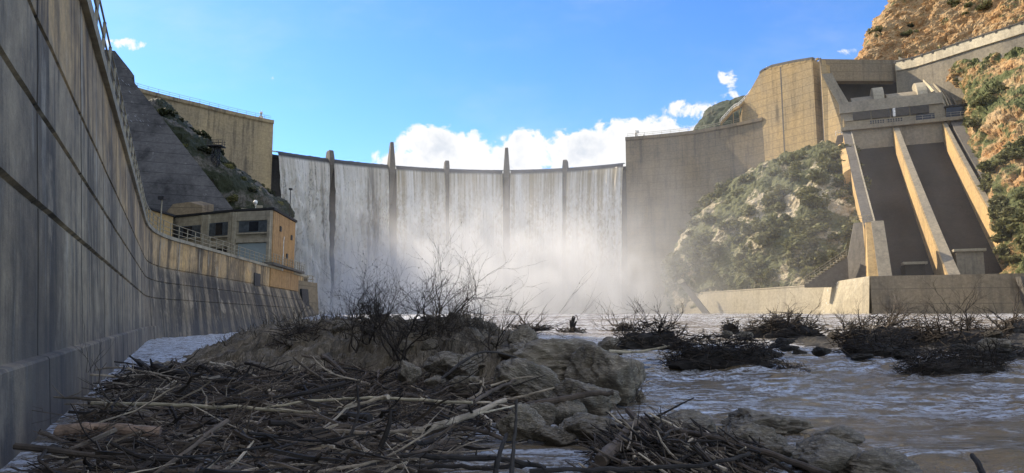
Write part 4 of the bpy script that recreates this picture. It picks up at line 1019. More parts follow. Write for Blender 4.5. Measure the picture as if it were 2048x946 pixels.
# ================================================================== SPRAY
def mist():
    m, t = mat('spray'); p = t.pos(); xyz = t.sep(p)
    def G(c, r, w_):
        q = t.vmath('DIVIDE', t.vmath('SUBTRACT', p, c), r); d = t.vmath('DOT_PRODUCT', q, q)
        return t.math('MULTIPLY', t.math('POWER', 2.718, t.math('MULTIPLY', d, -1.0)), w_)
    gs = [G((-2, 206, 2), (36, 36, 19), 1.25), G((26, 210, 2), (22, 30, 15), .6), G((-34, 192, 0), (28, 26, 15), 1.1), G((-8, 220, 18), (26, 18, 22), .4), G((48, 170, 4), (52, 60, 34), .07)]
    s_ = gs[0]
    for g in gs[1:]: s_ = t.math('ADD', s_, g)
    n = t.noise(t.scale(p, (1, 1, .8)), .075, 6, .66, 1.0)
    d = t.math('MULTIPLY', s_, t.math('ADD', .12, t.math('MULTIPLY', t.ss(n, .38, .62), 1.9)))
    d = t.math('MULTIPLY', d, .036)
    v = t.n('ShaderNodeVolumePrincipled'); t.inp(v.inputs['Color'], (.97, .975, .98)); t.l(d, v.inputs['Density']); v.inputs['Anisotropy'].default_value = .35
    o = t.n('ShaderNodeOutputMaterial'); t.l(v.outputs[0], o.inputs[1])
    try: m.cycles.volume_sampling = 'MULTIPLE_IMPORTANCE'
    except Exception: pass
    mb = MB(); mb.box((28, 171, 28), (160, 146, 62)); put(mb.build('mist', m), kind='stuff')
mist()
# ================================================================== SCRUB ON THE SLOPES
def bush_mesh(name, m, n, seed, size, squash=.75, leaf=.30, stems=True):
    r = random.Random(seed); mb = MB()
    lobes = [(Vector((r.uniform(-1, 1), r.uniform(-1, 1), r.uniform(.15, .9) * squash)) * size * .62, r.uniform(.35, .62) * size) for _ in range(7)]
    for k in range(n):
        c, rad = r.choice(lobes); d = Vector((r.gauss(0, 1), r.gauss(0, 1), r.gauss(0, 1))).normalized()
        p = c + d * rad * r.uniform(.55, 1.08); p.z = max(p.z, -.1)
        a = Vector((r.gauss(0, 1), r.gauss(0, 1), r.gauss(0, .7))).normalized(); b = a.cross(Vector((r.gauss(0, 1), r.gauss(0, 1), r.gauss(0, 1)))).normalized()
        L = leaf * r.uniform(.6, 1.4); W_ = L * r.uniform(.45, .8)
        mb.add([p - a * L, p + b * W_, p + a * L, p - b * W_], [(0, 1, 2, 3)], r.random())
    if stems:
        for c, rad in lobes[:5]: mb.tube([Vector((0, 0, -.4)), c * .5 + Vector((0, 0, .1)), c], [size * .05, size * .035, size * .015], 4, .1)
    me_o = mb.build(name, m); return me_o
BUSH = []
for k, (m, sz, sq, n, lf) in enumerate(((M['leafA'], 1.5, .8, 420, .26), (M['leafA'], 1.2, .6, 330, .24), (M['leafB'], 1.6, .9, 460, .26), (M['leafA'], 1.9, 1.0, 520, .28))):
    BUSH.append(bush_mesh('shrub', m, n, 40 + k, sz, sq, lf))
used = [False] * 4
def shrub(k, p, s_, label, group):
    o = BUSH[k]
    if used[k]: o = o.copy(); COL.objects.link(o)
    used[k] = True
    o.location = p; o.scale = (s_ * R_.uniform(.85, 1.2), s_ * R_.uniform(.85, 1.2), s_ * R_.uniform(.75, 1.1)); o.rotation_euler = (R_.uniform(-.15, .15), R_.uniform(-.15, .15), R_.uniform(0, 6.3))
    return put(o, label, 'shrub', group)
def scatter(hname, n, s0, s1, kinds, label, group, box=None, dens=None, vis=None):
    g = HILLS[hname]; h, w_ = len(g), len(g[0]); c = 0; tries = 0
    while c < n and tries < 9000:
        tries += 1; j = R_.uniform(0, h - 2); i = R_.uniform(0, w_ - 2)
        if box and not (box[0] <= i / (w_ - 1) <= box[1] and box[2] <= j / (h - 1) <= box[3]): continue
        p = g[int(j)][int(i)].lerp(g[int(j) + 1][int(i) + 1], j % 1)
        if dens is not None and noise.fractal(p * .06, .8, 2, 3) < dens * R_.uniform(.2, 1): continue
        if vis and not vis(p): continue
        shrub(R_.choice(kinds), p + Vector((0, 0, -.15)), R_.uniform(s0, s1), label, group); c += 1
scatter('knoll', 172, 1.05, 2.1, [0, 1, 3, 0], 'olive green shrub growing on the pale rocky knoll left of the chutes', 'shrubs on the knoll', (.12, .97, .16, .80))
scatter('rock_slope', 80, .8, 1.7, [0, 1, 3], 'olive green shrub growing on the orange rock slope right of the chutes', 'shrubs on the orange slope', (.10, .60, .1, .95), .02)
scatter('cliff', 22, .8, 1.6, [0, 2, 1], 'small green shrub clinging to the orange cliff above the road wall', 'shrubs on the cliff', (.14, .62, .3, .7), .12)
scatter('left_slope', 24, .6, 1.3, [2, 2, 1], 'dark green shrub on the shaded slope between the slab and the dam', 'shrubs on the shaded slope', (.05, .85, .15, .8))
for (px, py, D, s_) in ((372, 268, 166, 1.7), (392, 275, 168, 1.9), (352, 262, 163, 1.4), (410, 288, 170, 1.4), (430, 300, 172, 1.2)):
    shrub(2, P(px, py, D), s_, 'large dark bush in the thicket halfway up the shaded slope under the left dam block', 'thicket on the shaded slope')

# ================================================================== ROCKS BY THE RIVER
def boulder_mesh(seed, blocky=.5):
    r = random.Random(seed); import bmesh
    bm = bmesh.new(); bmesh.ops.create_icosphere(bm, subdivisions=5, radius=1)
    planes = [(Vector((r.gauss(0, 1), r.gauss(0, 1), r.gauss(0, .8))).normalized(), r.uniform(.55, .88)) for _ in range(11)]
    o_ = Vector((seed * 3.1, seed * 1.7, 0))
    for v in bm.verts:
        p = v.co.normalized(); d = 1.0
        for n, q in planes:
            k = p.dot(n)
            if k > .01: d = min(d, lerp(1, q / k, 1.0) if q / k < 1 else 1)
        q = p * d
        q += p * (.12 * noise.fractal(p * 1.6 + o_, .9, 2.1, 6) + .09 * (noise.ridged_multi_fractal(p * 3.2 + o_, 1, 2.1, 4, 1, 2) - 1) + .012 * noise.noise(p * 16 + o_))
        v.co = q
    me = bpy.data.meshes.new('boulder'); bm.to_mesh(me); bm.free()
    me.polygons.foreach_set("use_smooth", [True] * len(me.polygons)); me.materials.append(M['boulder']); return me
BME = [boulder_mesh(s) for s in (3, 8, 14, 21, 29)]
def boulder(px, py, D, w_, h_, k, label, group=None, rz=None, dep=1.0, tilt=0):
    """a rock seen centred on (px, py): w_ x h_ photo pixels"""
    o = bpy.data.objects.new('boulder', BME[k]); COL.objects.link(o); s_ = D / F
    o.location = P(px, py, D + w_ * s_ * .25); o.scale = (w_ * s_ * .54, w_ * s_ * .5 * dep, h_ * s_ * .58)
    o.rotation_euler = (R_.uniform(-.12, .12), tilt, R_.uniform(-.5, .5) if rz is None else rz)
    return put(o, label, 'boulder', group)
boulder(1212, 752, 11.4, 150, 128, 1, 'tall dark cracked rock forming the right end of the outcrop, above the current', rz=.2, dep=1.1)
boulder(1120, 735, 12.2, 190, 100, 0, 'broad cracked rock between the tall dark rock and the outcrop grass', rz=.1, dep=1.2)
boulder(1055, 768, 10.4, 128, 80, 0, 'pale domed boulder against the tall cracked outcrop, driftwood at its left', tilt=.35)
boulder(1170, 800, 9.6, 132, 84, 1, 'square split boulder with a stripped trunk lying across its top')
boulder(1186, 858, 8.0, 136, 58, 2, 'wide dark boulder with an overhanging lip at the edge of the pool')
boulder(1128, 826, 8.8, 84, 56, 3, 'pale broken boulder wedged between the square split boulder and the wide dark one')
boulder(1040, 846, 8.0, 96, 66, 4, 'rounded grey boulder at the right end of the driftwood jam')
boulder(1106, 872, 7.9, 88, 36, 2, 'low wet boulder in the pool left of the wide dark boulder')
boulder(1082, 832, 8.6, 70, 46, 0, 'small boulder behind the rounded grey one')
boulder(1362, 852, 7.9, 120, 60, 3, 'brown boulder half buried under the right driftwood heap')
boulder(1530, 848, 8.7, 166, 58, 1, 'flat dark wet rock out in the brown current')
boulder(1672, 872, 7.9, 96, 32, 4, 'small dark rock barely above the current, right of the flat wet rock')
boulder(1508, 884, 7.2, 140, 76, 2, 'grey angular boulder with pale speckles at the water edge')
boulder(1540, 908, 6.9, 70, 32, 0, 'small pale speckled stone before the grey angular boulder')
boulder(1640, 916, 6.5, 150, 80, 3, 'large dark boulder with steep sides at the bottom edge of the water')
boulder(1680, 900, 6.9, 66, 46, 1, 'small black rock behind the large dark boulder')
boulder(1745, 934, 6.3, 160, 62, 4, 'flat sloping grey boulder right of the large dark boulder, lapped by foam')
boulder(818, 748, 11.6, 52, 54, 1, 'upright pointed grey stone standing in the driftwood below the big bare shrub')
boulder(868, 764, 11.0, 44, 24, 3, 'small pale blue-grey stone right of the upright pointed stone')
boulder(934, 772, 10.6, 68, 36, 0, 'low pale stone in the driftwood left of the domed boulder')
boulder(905, 730, 12.4, 110, 50, 2, 'broad grey stone at the foot of the outcrop, below the big bare shrub')
boulder(1226, 692, 27, 60, 34, 2, 'dark rounded rock at the left tip of the long brush heap')
DARK = BME[1].copy(); DARK.materials.clear(); DARK.materials.append(M['bed'])
for k in range(26):
    x_ = R_.uniform(1500, 2060); y_ = R_.uniform(668, 716) + (x_ > 1900) * R_.uniform(0, 26); D = R_.uniform(30, 44) if y_ < 695 else R_.uniform(22, 28)
    boulder(x_, y_, D, R_.uniform(18, 52), R_.uniform(10, 22), R_.randrange(5), 'dark wet stone scattered on the gravel bar among the brush heaps', 'stones on the gravel bar').data = DARK
boulder(1988, 694, 24, 62, 36, 1, 'round dark boulder at the right end of the gravel bar')
boulder(1490, 672, 34, 34, 18, 1, 'reddish stone at the left end of the gravel bar'); boulder(1455, 668, 36, 22, 14, 1, 'small black stone apart from the others left of the gravel bar')

# outcrop in the river, heightfield along a ridge
RDG = [(2.0, 12.2, -1.25), (1.5, 12.7, -.85), (.9, 13.3, -.5), (.2, 14.2, -.45), (-.5, 15.2, -.28), (-1.3, 16.6, -.05), (-3.0, 18.4, -.03), (-4.6, 20.2, -.06), (-6.6, 23, -.12), (-9.2, 27.5, -.36), (-12.4, 33, -1.0), (-14, 36, -1.5)]
def ridge_h(x, y):
    best = (1e9, 0, 0)
    for (ax, ay, ah), (bx, by, bh) in zip(RDG, RDG[1:]):
        dx_, dy_ = bx - ax, by - ay; L = dx_ * dx_ + dy_ * dy_; tt = max(0, min(1, ((x - ax) * dx_ + (y - ay) * dy_) / L))
        qx, qy = ax + dx_ * tt, ay + dy_ * tt; d = math.hypot(x - qx, y - qy)
        if d < best[0]: best = (d, lerp(ah, bh, tt), (x - qx) * dy_ - (y - qy) * dx_)
    d, h, side = best
    front = 1
    q = Vector((x, y, 0))
    wd = 1.5 + 2.4 * sm(1.5, -4, x)
    dn = d + .55 * noise.fractal(q * .7, .9, 2, 4)
    dv_, pv_ = noise.voronoi(Vector((x * 1.5, y * 1.2, 2))); hv = math.sin(pv_[0].x * 12.9 + pv_[0].y * 78.2) * 43758.5; hv -= math.floor(hv)
    fall = sm(.35, wd, dn) * (1.25 + .35 * sm(wd, wd * 1.7, dn))
    a = noise.fractal(q * 1.3, .85, 2.1, 6)
    b = noise.ridged_multi_fractal(Vector((x * 2.6 + a * .3, y * 1.2, 1)), 1, 2.1, 5, 1, 2) - 1
    z = h - fall + .14 * a + .12 * b + .15 * (hv - .5) - .12 * sm(.16, 0, dv_[1] - dv_[0])
    st = .14; zz = z + .04 * noise.noise(q * 3) + x * .12
    k = math.floor(zz / st); fr = zz / st - k
    z = lerp(z, (k + sm(.25, .75, fr)) * st - x * .12, .55)
    return z
mb = MB(); rows = []
yv = 8.6
while yv < 39:
    hx0, hx1 = -17, 4.2
    rows.append([Vector((lerp(hx0, hx1, (i / 250) ** .8), yv, ridge_h(lerp(hx0, hx1, (i / 250) ** .8), yv))) for i in range(251)]); yv *= 1.0085
mb.grid(rows)
put(mb.build('rock_outcrop', M['outcrop'], smooth=False, origin=(-2, 16, -1.5)), 'low cracked rock outcrop rising from the river behind the driftwood jam', 'rock outcrop')
for k in range(64):
    i = R_.randint(0, 9); f = R_.random(); a_, b_ = RDG[i], RDG[i + 1]; x_ = lerp(a_[0], b_[0], f) + R_.gauss(-.3, 1.0); y_ = lerp(a_[1], b_[1], f) + R_.gauss(-.9, .9)
    z_ = ridge_h(x_, y_)
    if z_ < -1.3: continue
    o = bpy.data.objects.new('stone', BME[R_.randrange(5)]); COL.objects.link(o); s_ = R_.choice((R_.uniform(.06, .2), R_.uniform(.06, .2), R_.uniform(.2, .40) if i < 5 else .15)) * (1 + .02 * y_); o.location = (x_, y_, z_ + s_ * .15); o.scale = (s_ * R_.uniform(.8, 1.3), s_, s_ * R_.uniform(.5, .8)); o.rotation_euler = (R_.uniform(-.4, .4), R_.uniform(-.4, .4), R_.uniform(0, 6))
    put(o, 'loose broken stone lying on the cracked rock outcrop', 'stone', 'loose stones on the outcrop')
# gravel bar on the right
def bar_h(x, y):
    c = math.exp(-((x - 27) / 13) ** 2 - ((y - 38) / 10) ** 2) * 1.3 + math.exp(-((x - 20) / 5) ** 2 - ((y - 25.5) / 3) ** 2) * .5 + math.exp(-((x - 30) / 8) ** 2 - ((y - 29) / 5) ** 2) * .8
    q = Vector((x, y, 0)); return river_z(x, y) - .55 + c * .95 + .28 * noise.fractal(q * .5, .9, 2, 5) + .10 * noise.noise(q * 2.2)
mb = MB(); mb.grid([[Vector((lerp(8, 60, i / 150), lerp(18, 58, j / 110), bar_h(lerp(8, 60, i / 150), lerp(18, 58, j / 110)))) for i in range(151)] for j in range(111)])
put(mb.build('gravel_bar', M['bed']), kind='structure')

# ================================================================== BARE SHRUBS AND BRUSH HEAPS
def grow(mb, p, d, L, r, depth, rnd, droop=.0, spread=.6, n=4, kids=(2, 4), jit=.16, tint=0):
    pts = [Vector(p)]; rad = [r]; d = d.normalized(); k = max(3, min(7, int(L / .12) + 2))
    for i in range(k):
        d = (d + Vector((rnd.gauss(0, jit), rnd.gauss(0, jit), rnd.gauss(0, jit * .8) - droop))).normalized()
        pts.append(pts[-1] + d * L / k); rad.append(r * (1 - .62 * (i + 1) / k))
    mb.tube(pts, rad, n if r > .006 else 3, tint)
    if depth > 0:
        for _ in range(rnd.randint(*kids)):
            i = rnd.randint(max(1, k // 3), k); q = Vector((rnd.gauss(0, 1), rnd.gauss(0, 1), rnd.gauss(.25, .8))).normalized()
            dd = ((pts[i] - pts[i - 1]).normalized() + q * spread).normalized()
            grow(mb, pts[i], dd, L * rnd.uniform(.45, .8), max(rad[i] * .75, .0022), depth - 1, rnd, droop, spread, n, kids, jit, tint)
def bare_shrub(px, py, D, stems, label, seed, m='twig', r=.018, depth=3, kids=(2, 4), jit=.16, leaves=0, spread=.65, minr=0):
    """stems: (pixel x of tip, pixel y of tip) seen from the base pixel"""
    base = P(px, py, D); rnd = random.Random(seed); mb = MB(); lv = MB()
    for (tx, ty) in stems:
        tip = P(tx, ty, D + rnd.uniform(-.08, .08) * D); d = tip - base; b = base + Vector((rnd.gauss(0, .05), rnd.gauss(0, .05), -.05)) * D / 14
        grow(mb, b, d + Vector((0, 0, .1 * d.length)), d.length * .72, r * D / 14, depth, rnd, -.0, spread, 5, kids, jit, rnd.random() * .6)
    o = thing('bare_shrub', base, label, 'shrub'); mb.build('branches', M[m], o)
    if leaves:
        vs = mb.v
        for _ in range(leaves):
            p = Vector(rnd.choice(vs)); s_ = .0016 * D
            for _ in range(3):
                a = Vector((rnd.gauss(0, 1), rnd.gauss(0, 1), rnd.gauss(-.6, 1))).normalized() * s_ * rnd.uniform(.6, 1.6); b = a.orthogonal().normalized() * s_ * .4
                lv.add([p, p + a * .5 + b, p + a, p + a * .5 - b], [(0, 1, 2, 3)], rnd.random())
        lv.build('withered_leaves', M['grass'], o)
    return o
bare_shrub(800, 716, 14.2, [(716, 548), (742, 540), (770, 575), (800, 530), (838, 545), (760, 610), (700, 640), (860, 570), (730, 590)], 'big leafless shrub spreading over the middle of the outcrop before the falls', 11, r=.021, depth=3, kids=(3, 5), leaves=110, jit=.24)
bare_shrub(868, 690, 15.4, [(872, 500), (893, 512), (905, 550), (945, 560), (965, 610), (880, 575), (840, 560), (930, 600), (915, 530)], 'tall leafless shrub with the highest twigs, right of the big spreading one', 27, r=.02, depth=3, kids=(3, 5), leaves=90, jit=.22)
bare_shrub(745, 690, 16.2, [(690, 570), (720, 600), (752, 590), (780, 560), (660, 620), (800, 600)], 'low crooked leafless shrub between the thin one and the big spreading one', 28, r=.018, depth=3, kids=(3, 5), leaves=70, jit=.26)
bare_shrub(610, 690, 20, [(570, 640), (600, 620), (625, 630), (650, 645), (585, 660)], 'small bare shrub on the left shoulder of the outcrop', 29, r=.016, depth=2, kids=(4, 6), leaves=60, jit=.24)
bare_shrub(706, 700, 15.5, [(665, 560), (690, 548), (650, 600), (705, 590), (725, 620)], 'thin leafless shrub left of the big one, hung with withered leaves', 12, r=.015, depth=3, kids=(2, 4), leaves=80, jit=.2)
bare_shrub(985, 712, 13.6, [(1030, 592), (1015, 620), (1168, 588), (1120, 610), (970, 640), (1050, 650), (1135, 690), (940, 640)], 'leafless shrub on the right of the outcrop with one long arm reaching right', 13, r=.013, depth=2, kids=(3, 5), leaves=40, jit=.12)
bare_shrub(1262, 800, 9.6, [(1340, 750), (1300, 760), (1395, 735), (1330, 790), (1270, 690)], 'wiry leafless twigs arching over the water from the rock edge', 14, r=.007, depth=2, kids=(2, 3), jit=.25)
bare_shrub(1306, 672, 20.5, [(1285, 585), (1312, 610), (1340, 612), (1352, 622), (1322, 636), (1290, 630)], 'small bare tree standing on the left end of the long brush heap', 15, r=.02, depth=3, kids=(2, 3), jit=.16, leaves=50)
bare_shrub(1772, 652, 37, [(1832, 588), (1850, 605), (1842, 622), (1800, 620)], 'bare shrub leaning right over the far brush heap, before the toe wall', 16, r=.02, depth=3, kids=(3, 5), jit=.13)
bare_shrub(1556, 650, 44, [(1545, 612), (1572, 612), (1592, 622), (1530, 630)], 'bare bush on top of the brush heap before the pale retaining wall', 17, r=.02, depth=3, kids=(3, 4), jit=.2)
bare_shrub(2012, 655, 34, [(2022, 592), (2040, 610), (2052, 600), (2006, 632)], 'bare shrub at the right edge by the leaning rib', 18, r=.02, depth=2, kids=(3, 5), jit=.15)
bare_shrub(1060, 655, 58, [(1040, 625), (1062, 618), (1085, 625), (1100, 635), (1030, 640)], 'small bare thicket on the islet behind the outcrop', 19, r=.016, depth=2, kids=(4, 6), jit=.2)
bare_shrub(1246, 660, 56, [(1222, 632), (1240, 630), (1260, 632), (1212, 645), (1275, 645)], 'small bare bush on the islet right of the stump', 20, r=.016, depth=2, kids=(4, 6), jit=.2)
bare_shrub(900, 745, 12.0, [(985, 712), (1040, 700), (940, 720), (860, 705)], 'drooping bare branches tangled at the foot of the outcrop', 21, r=.012, depth=2, kids=(2, 4), jit=.16)
bare_shrub(545, 665, 30, [(520, 640), (535, 632), (555, 640), (570, 650)], 'low bare bush at the far left tip of the outcrop', 22, r=.012, depth=2, kids=(4, 6), jit=.2)
bare_shrub(180, 740, 8.6, [(215, 668), (160, 690), (235, 680), (200, 640)], 'wiry dead plant growing out of the joint in the stained wall', 23, r=.006, depth=1, kids=(2, 3), jit=.12)
bare_shrub(1930, 655, 38, [(1880, 625), (1905, 620), (1945, 622), (1975, 640), (1860, 640)], 'bare bush in the middle of the far brush heaps', 25, r=.02, depth=3, kids=(3, 5), jit=.2)
bare_shrub(1690, 655, 40, [(1670, 628), (1700, 622), (1655, 640), (1720, 635)], 'bare bush at the left end of the far brush heaps', 26, r=.016, depth=2, kids=(3, 5), jit=.2)

def brush_heap(px, py, D, w_, h_, n, label, seed, lean=0, dep=.5, whisk=10, mound=True):
    """a tangle of twigs: base centre pixel, width and height in photo pixels"""
    rnd = random.Random(seed); s_ = D / F; c = P(px, py, D); a, b, hh = w_ * s_ / 2, w_ * s_ / 2 * dep, h_ * s_
    o = thing('brush_heap', c, label, 'brush heap'); mb = MB(); rows = []
    for j in range(11):
        el = math.pi / 2 * j / 10; row = []
        for i in range(29):
            az = 2 * math.pi * i / 28; d = Vector((math.cos(az) * math.cos(el), math.sin(az) * math.cos(el), math.sin(el)))
            k = .80 + .30 * noise.fractal(d * 2.2 + Vector((seed, 0, 0)), .9, 2, 3)
            row.append(c + Vector((d.x * a * k, d.y * b * k, d.z * hh * k * .85 - .12)))
        rows.append(row)
    if mound:
        mb.grid(rows); mb.build('mound', M['darkWood'], o)
    mb = MB()
    for _ in range(n):
        az = rnd.uniform(0, 6.283); el = math.asin(rnd.random()) * .95; k = rnd.uniform(.72, 1.06)
        p = c + Vector((math.cos(az) * math.cos(el) * a, math.sin(az) * math.cos(el) * b, math.sin(el) * hh)) * 1.0
        p = c + (p - c) * k
        d = Vector((rnd.gauss(0, 1) * 1.3, rnd.gauss(0, .8), rnd.gauss(.10, .38))).normalized(); L = rnd.uniform(.12, .42) * a
        pts = [p - d * L * .5]
        for q in range(3):
            d = (d + Vector((rnd.gauss(0, .22), rnd.gauss(0, .22), rnd.gauss(-.03, .18)))).normalized(); pts.append(pts[-1] + d * L / 3)
        r = rnd.choice((.0006, .0008, .001, .0014)) * D * .5
        mb.tube(pts, [r, r, r * .8, r * .4], 3, rnd.random() * (.62 if rnd.random() < .93 else 1))
    for _ in range(whisk):
        az = rnd.uniform(0, 6.283); p = c + Vector((math.cos(az) * a * .8, math.sin(az) * b * .7, hh * rnd.uniform(.2, .7)))
        grow(mb, p, Vector((math.cos(az) * rnd.uniform(.3, 1) + lean, math.sin(az) * .4, rnd.uniform(.15, .9))), a * rnd.uniform(.2, .45), .0009 * D, 2, rnd, 0, .6, 3, (2, 4), .2, rnd.random() * .5)
    g = mb.build('twig_tangle', M['twig'], o); g['kind'] = 'stuff'
    return o
brush_heap(1305, 690, 20.5, 150, 52, 420, 'dark brush heap under the small bare tree, left part of the long tangle', 31)
brush_heap(1440, 728, 19.5, 240, 60, 900, 'longest dark brush heap lying in the current, right of the small bare tree', 32, .4, .45, 22)
brush_heap(1585, 745, 18.5, 70, 18, 140, 'low scrap of brush trailing in the water beyond the long heap', 33)
brush_heap(1570, 672, 43, 170, 46, 420, 'dark brush heap capped by a bush, before the pale retaining wall', 34, 0, .5, 14)
brush_heap(1462, 665, 45, 40, 30, 160, 'small round brush clump standing apart, left of the bush capped heap', 35)
brush_heap(1780, 690, 34, 220, 58, 620, 'broad brush heap under the leaning bare shrub', 36, 0, .5, 18)
brush_heap(1925, 690, 33, 200, 48, 460, 'brush heap near the right edge, behind the lying bundle', 37, 0, .5, 18)
brush_heap(1905, 748, 18.2, 215, 52, 900, 'thick bundle of brush lying in the water at right, nearest of the right heaps', 38, -.3, .45, 14)
brush_heap(1760, 705, 25, 170, 34, 420, 'flat dark raft of twigs between the leaning shrub and the lying bundle', 39, 0, .5, 8)
brush_heap(2040, 668, 34, 90, 40, 240, 'brush heap cut by the right edge under the edge shrub', 40, 0, .5, 10)
brush_heap(1990, 716, 24, 130, 30, 320, 'low brush raft at the right edge beside the round dark boulder', 41, 0, .5, 10)
brush_heap(1060, 660, 58, 90, 14, 160, 'thin brush islet under the bare thicket behind the outcrop', 42, 0, .5, 4)
brush_heap(1143, 666, 54, 62, 12, 140, 'low brush islet carrying a grey stump', 43, 0, .5, 3)
brush_heap(1246, 664, 56, 52, 18, 180, 'brush islet under the small bush right of the stump', 44, 0, .5, 4)
brush_heap(742, 650, 15.8, 52, 52, 420, 'brown clump of flood wrack caught in the shrubs on the outcrop', 45, 0, .6, 8, False)
brush_heap(640, 690, 19, 190, 46, 420, 'low tangle of bare twigs over the left shoulder of the outcrop', 46, 0, .6, 14, False)
brush_heap(880, 680, 15.5, 170, 50, 420, 'tangle of bare twigs around the feet of the tall leafless shrub', 47, 0, .6, 12, False)
bare_shrub(958, 690, 14.6, [(925, 590), (958, 600), (990, 580), (1012, 630), (900, 640), (1020, 660)], 'slender bare shrub between the tall leafless one and the one with the long arm', 48, r=.013, depth=3, kids=(3, 4), leaves=40, jit=.2)
SM = thing('stump', P(1146, 664, 54), 'grey forked stump standing on the low islet', 'stump'); mb = MB(); b = P(1146, 664, 54)
for tx, ty in ((1146, 632), (1140, 640), (1153, 642), (1150, 634)): mb.tube([b + Vector((R_.uniform(-.3, .3), 0, 0)), b.lerp(P(tx, ty, 54), .5) + Vector((R_.uniform(-.15, .15), 0, 0)), P(tx, ty, 54)], [.2, .13, .05], 6)
mb.tube([P(1146, 634, 54), P(1153, 630, 54), P(1156, 640, 54)], .03, 4); mb.build('stem', M['wood'], SM)
# dry grass on the outcrop
rnd = random.Random(77); mb = MB()
for _ in range(9000):
    u_ = rnd.random(); k = rnd.random() * 10.5; i = int(k); a, b = RDG[min(i, 10)], RDG[min(i + 1, 11)]; f = k - i
    x = lerp(a[0], b[0], f) + rnd.gauss(0, 1.1 + .12 * k); y = lerp(a[1], b[1], f) + rnd.gauss(0, .9 + .1 * k); z = ridge_h(x, y)
    if z < -1.15 or noise.noise(Vector((x * .8, y * .8, 5))) < -.05 + .25 * (x > -.8): continue
    L = rnd.uniform(.08, .40) * (1 + .03 * y); d = Vector((rnd.gauss(0, .7), rnd.gauss(-.2, .6), rnd.uniform(.3, 1))).normalized(); p = Vector((x, y, z - .01)); w_ = Vector((d.y, -d.x, 0)).normalized() * (.00035 * y + .002)
    q = p + d * L * .6; e = q + (d + Vector((rnd.gauss(0, .4), rnd.gauss(0, .4), -.7))).normalized() * L * .5
    mb.add([p - w_, p + w_, q + w_ * .8, q - w_ * .8, e], [(0, 1, 2, 3), (3, 2, 4)], rnd.random())
put(mb.build('dry_grass', M['grass']), kind='stuff')

# ================================================================== DRIFTWOOD JAM
def pile_mask(x, y):
    """1 inside the jam"""
    wx = near_pt(y, -1.0).x + .58
    right = interp([(4, -.75), (6, -.65), (7, -.42), (8, -.30), (9, .0), (10, .45), (11, .4), (13, -.6), (16, -2.5), (19, -5)], y)
    return sm(wx - .1, wx + .25, x) * (1 - sm(right - .25, right + .15, x)) * sm(3.5, 4.4, y) * (1 - sm(15.2, 17.0, y + .25 * (x + 5)))
def pile2_mask(x, y):
    cx, cy = 1.55, 6.75
    return 1 - sm(.7, 1.15, math.hypot((x - cx) / .95, (y - cy) / .85))
def pile_h(x, y):
    q = Vector((x, y, 0)); m1 = pile_mask(x, y); m2 = pile2_mask(x, y)
    h1 = -1.66 + m1 * (.52 + .22 * noise.fractal(q * .75, .9, 2, 4) + .05 * sm(9, 6, y))
    h2 = -1.66 + m2 * (.40 + .12 * noise.fractal(q * 1.1, .9, 2, 3) + .18 * math.exp(-((x - 1.55) / .5) ** 2 - ((y - 7.3) / .6) ** 2))
    return max(h1, h2)
rnd = random.Random(101)
def stick_pts(p, d, L, n, rnd, bend=.12):
    pts = [p - d * L * .5]; dd = d.copy()
    for i in range(n):
        dd = (dd + Vector((rnd.gauss(0, bend), rnd.gauss(0, bend), rnd.gauss(0, bend * .5)))).normalized(); pts.append(pts[-1] + dd * L / n)
    return pts
mb = MB(); rows = []
for j in range(90):
    y = lerp(3.2, 18, (j / 89) ** 1.3); rows.append([Vector((lerp(-11.5, 3.4, i / 120), y, pile_h(lerp(-11.5, 3.4, i / 120), y) - .24)) for i in range(121)])
mb.grid(rows)
def sample(rnd):
    while True:
        y = 3.9 + 13 * rnd.random() ** 1.25; x = rnd.uniform(-9, 3.2)
        if max(pile_mask(x, y), pile2_mask(x, y)) > .35: return x, y
def sdir(x, rnd):
    if x > .7: a = rnd.gauss(2.3, .9)
    else: a = rnd.gauss(0, .5) if rnd.random() < .52 else rnd.uniform(0, 6.28)
    return Vector((math.cos(a), math.sin(a), rnd.gauss(.05, .26))).normalized()
for k in range(6400):
    x, y = sample(rnd); d = sdir(x, rnd); L = rnd.uniform(.12, .75) * (.6 + .04 * y); r = rnd.choice((.0022, .003, .004, .005, .007, .010, .015, .022)) * (.7 + .035 * y)
    p = Vector((x, y, pile_h(x, y) + rnd.uniform(-.20, .06)))
    pts = stick_pts(p, d, L, 4, rnd, .2); mb.tube(pts, [r, r, r * .9, r * .75, r * .5], 4, rnd.random() if rnd.random() < .8 else rnd.uniform(.8, .97))
for k in range(750):
    a_ = rnd.uniform(0, 6.283); q_ = rnd.random() ** .5; x = 1.55 + math.cos(a_) * q_ * .9; y = 6.75 + math.sin(a_) * q_ * .75; d = sdir(x, rnd); d.z = abs(d.z) * rnd.choice((1, 1, 2)); d.normalize(); L = rnd.uniform(.12, .6); r = rnd.choice((.003, .004, .006, .008, .012, .018))
    mb.tube(stick_pts(Vector((x, y, pile_h(x, y) + rnd.uniform(-.12, .08))), d, L, 4, rnd, .2), [r, r, r * .9, r * .75, r * .5], 5, rnd.random())
for k in range(4200):
    x, y = sample(rnd); d = Vector((rnd.gauss(0, 1), rnd.gauss(0, 1), rnd.gauss(.15, .5))).normalized(); L = rnd.uniform(.06, .28) * (.6 + .04 * y); r = rnd.uniform(.0012, .0026) * (.6 + .05 * y)
    mb.tube(stick_pts(Vector((x, y, pile_h(x, y) + rnd.uniform(-.08, .10))), d, L, 2, rnd, .3), [r, r, r * .6], 3, rnd.random())
put(mb.build('driftwood_debris', M['wood']), kind='stuff')
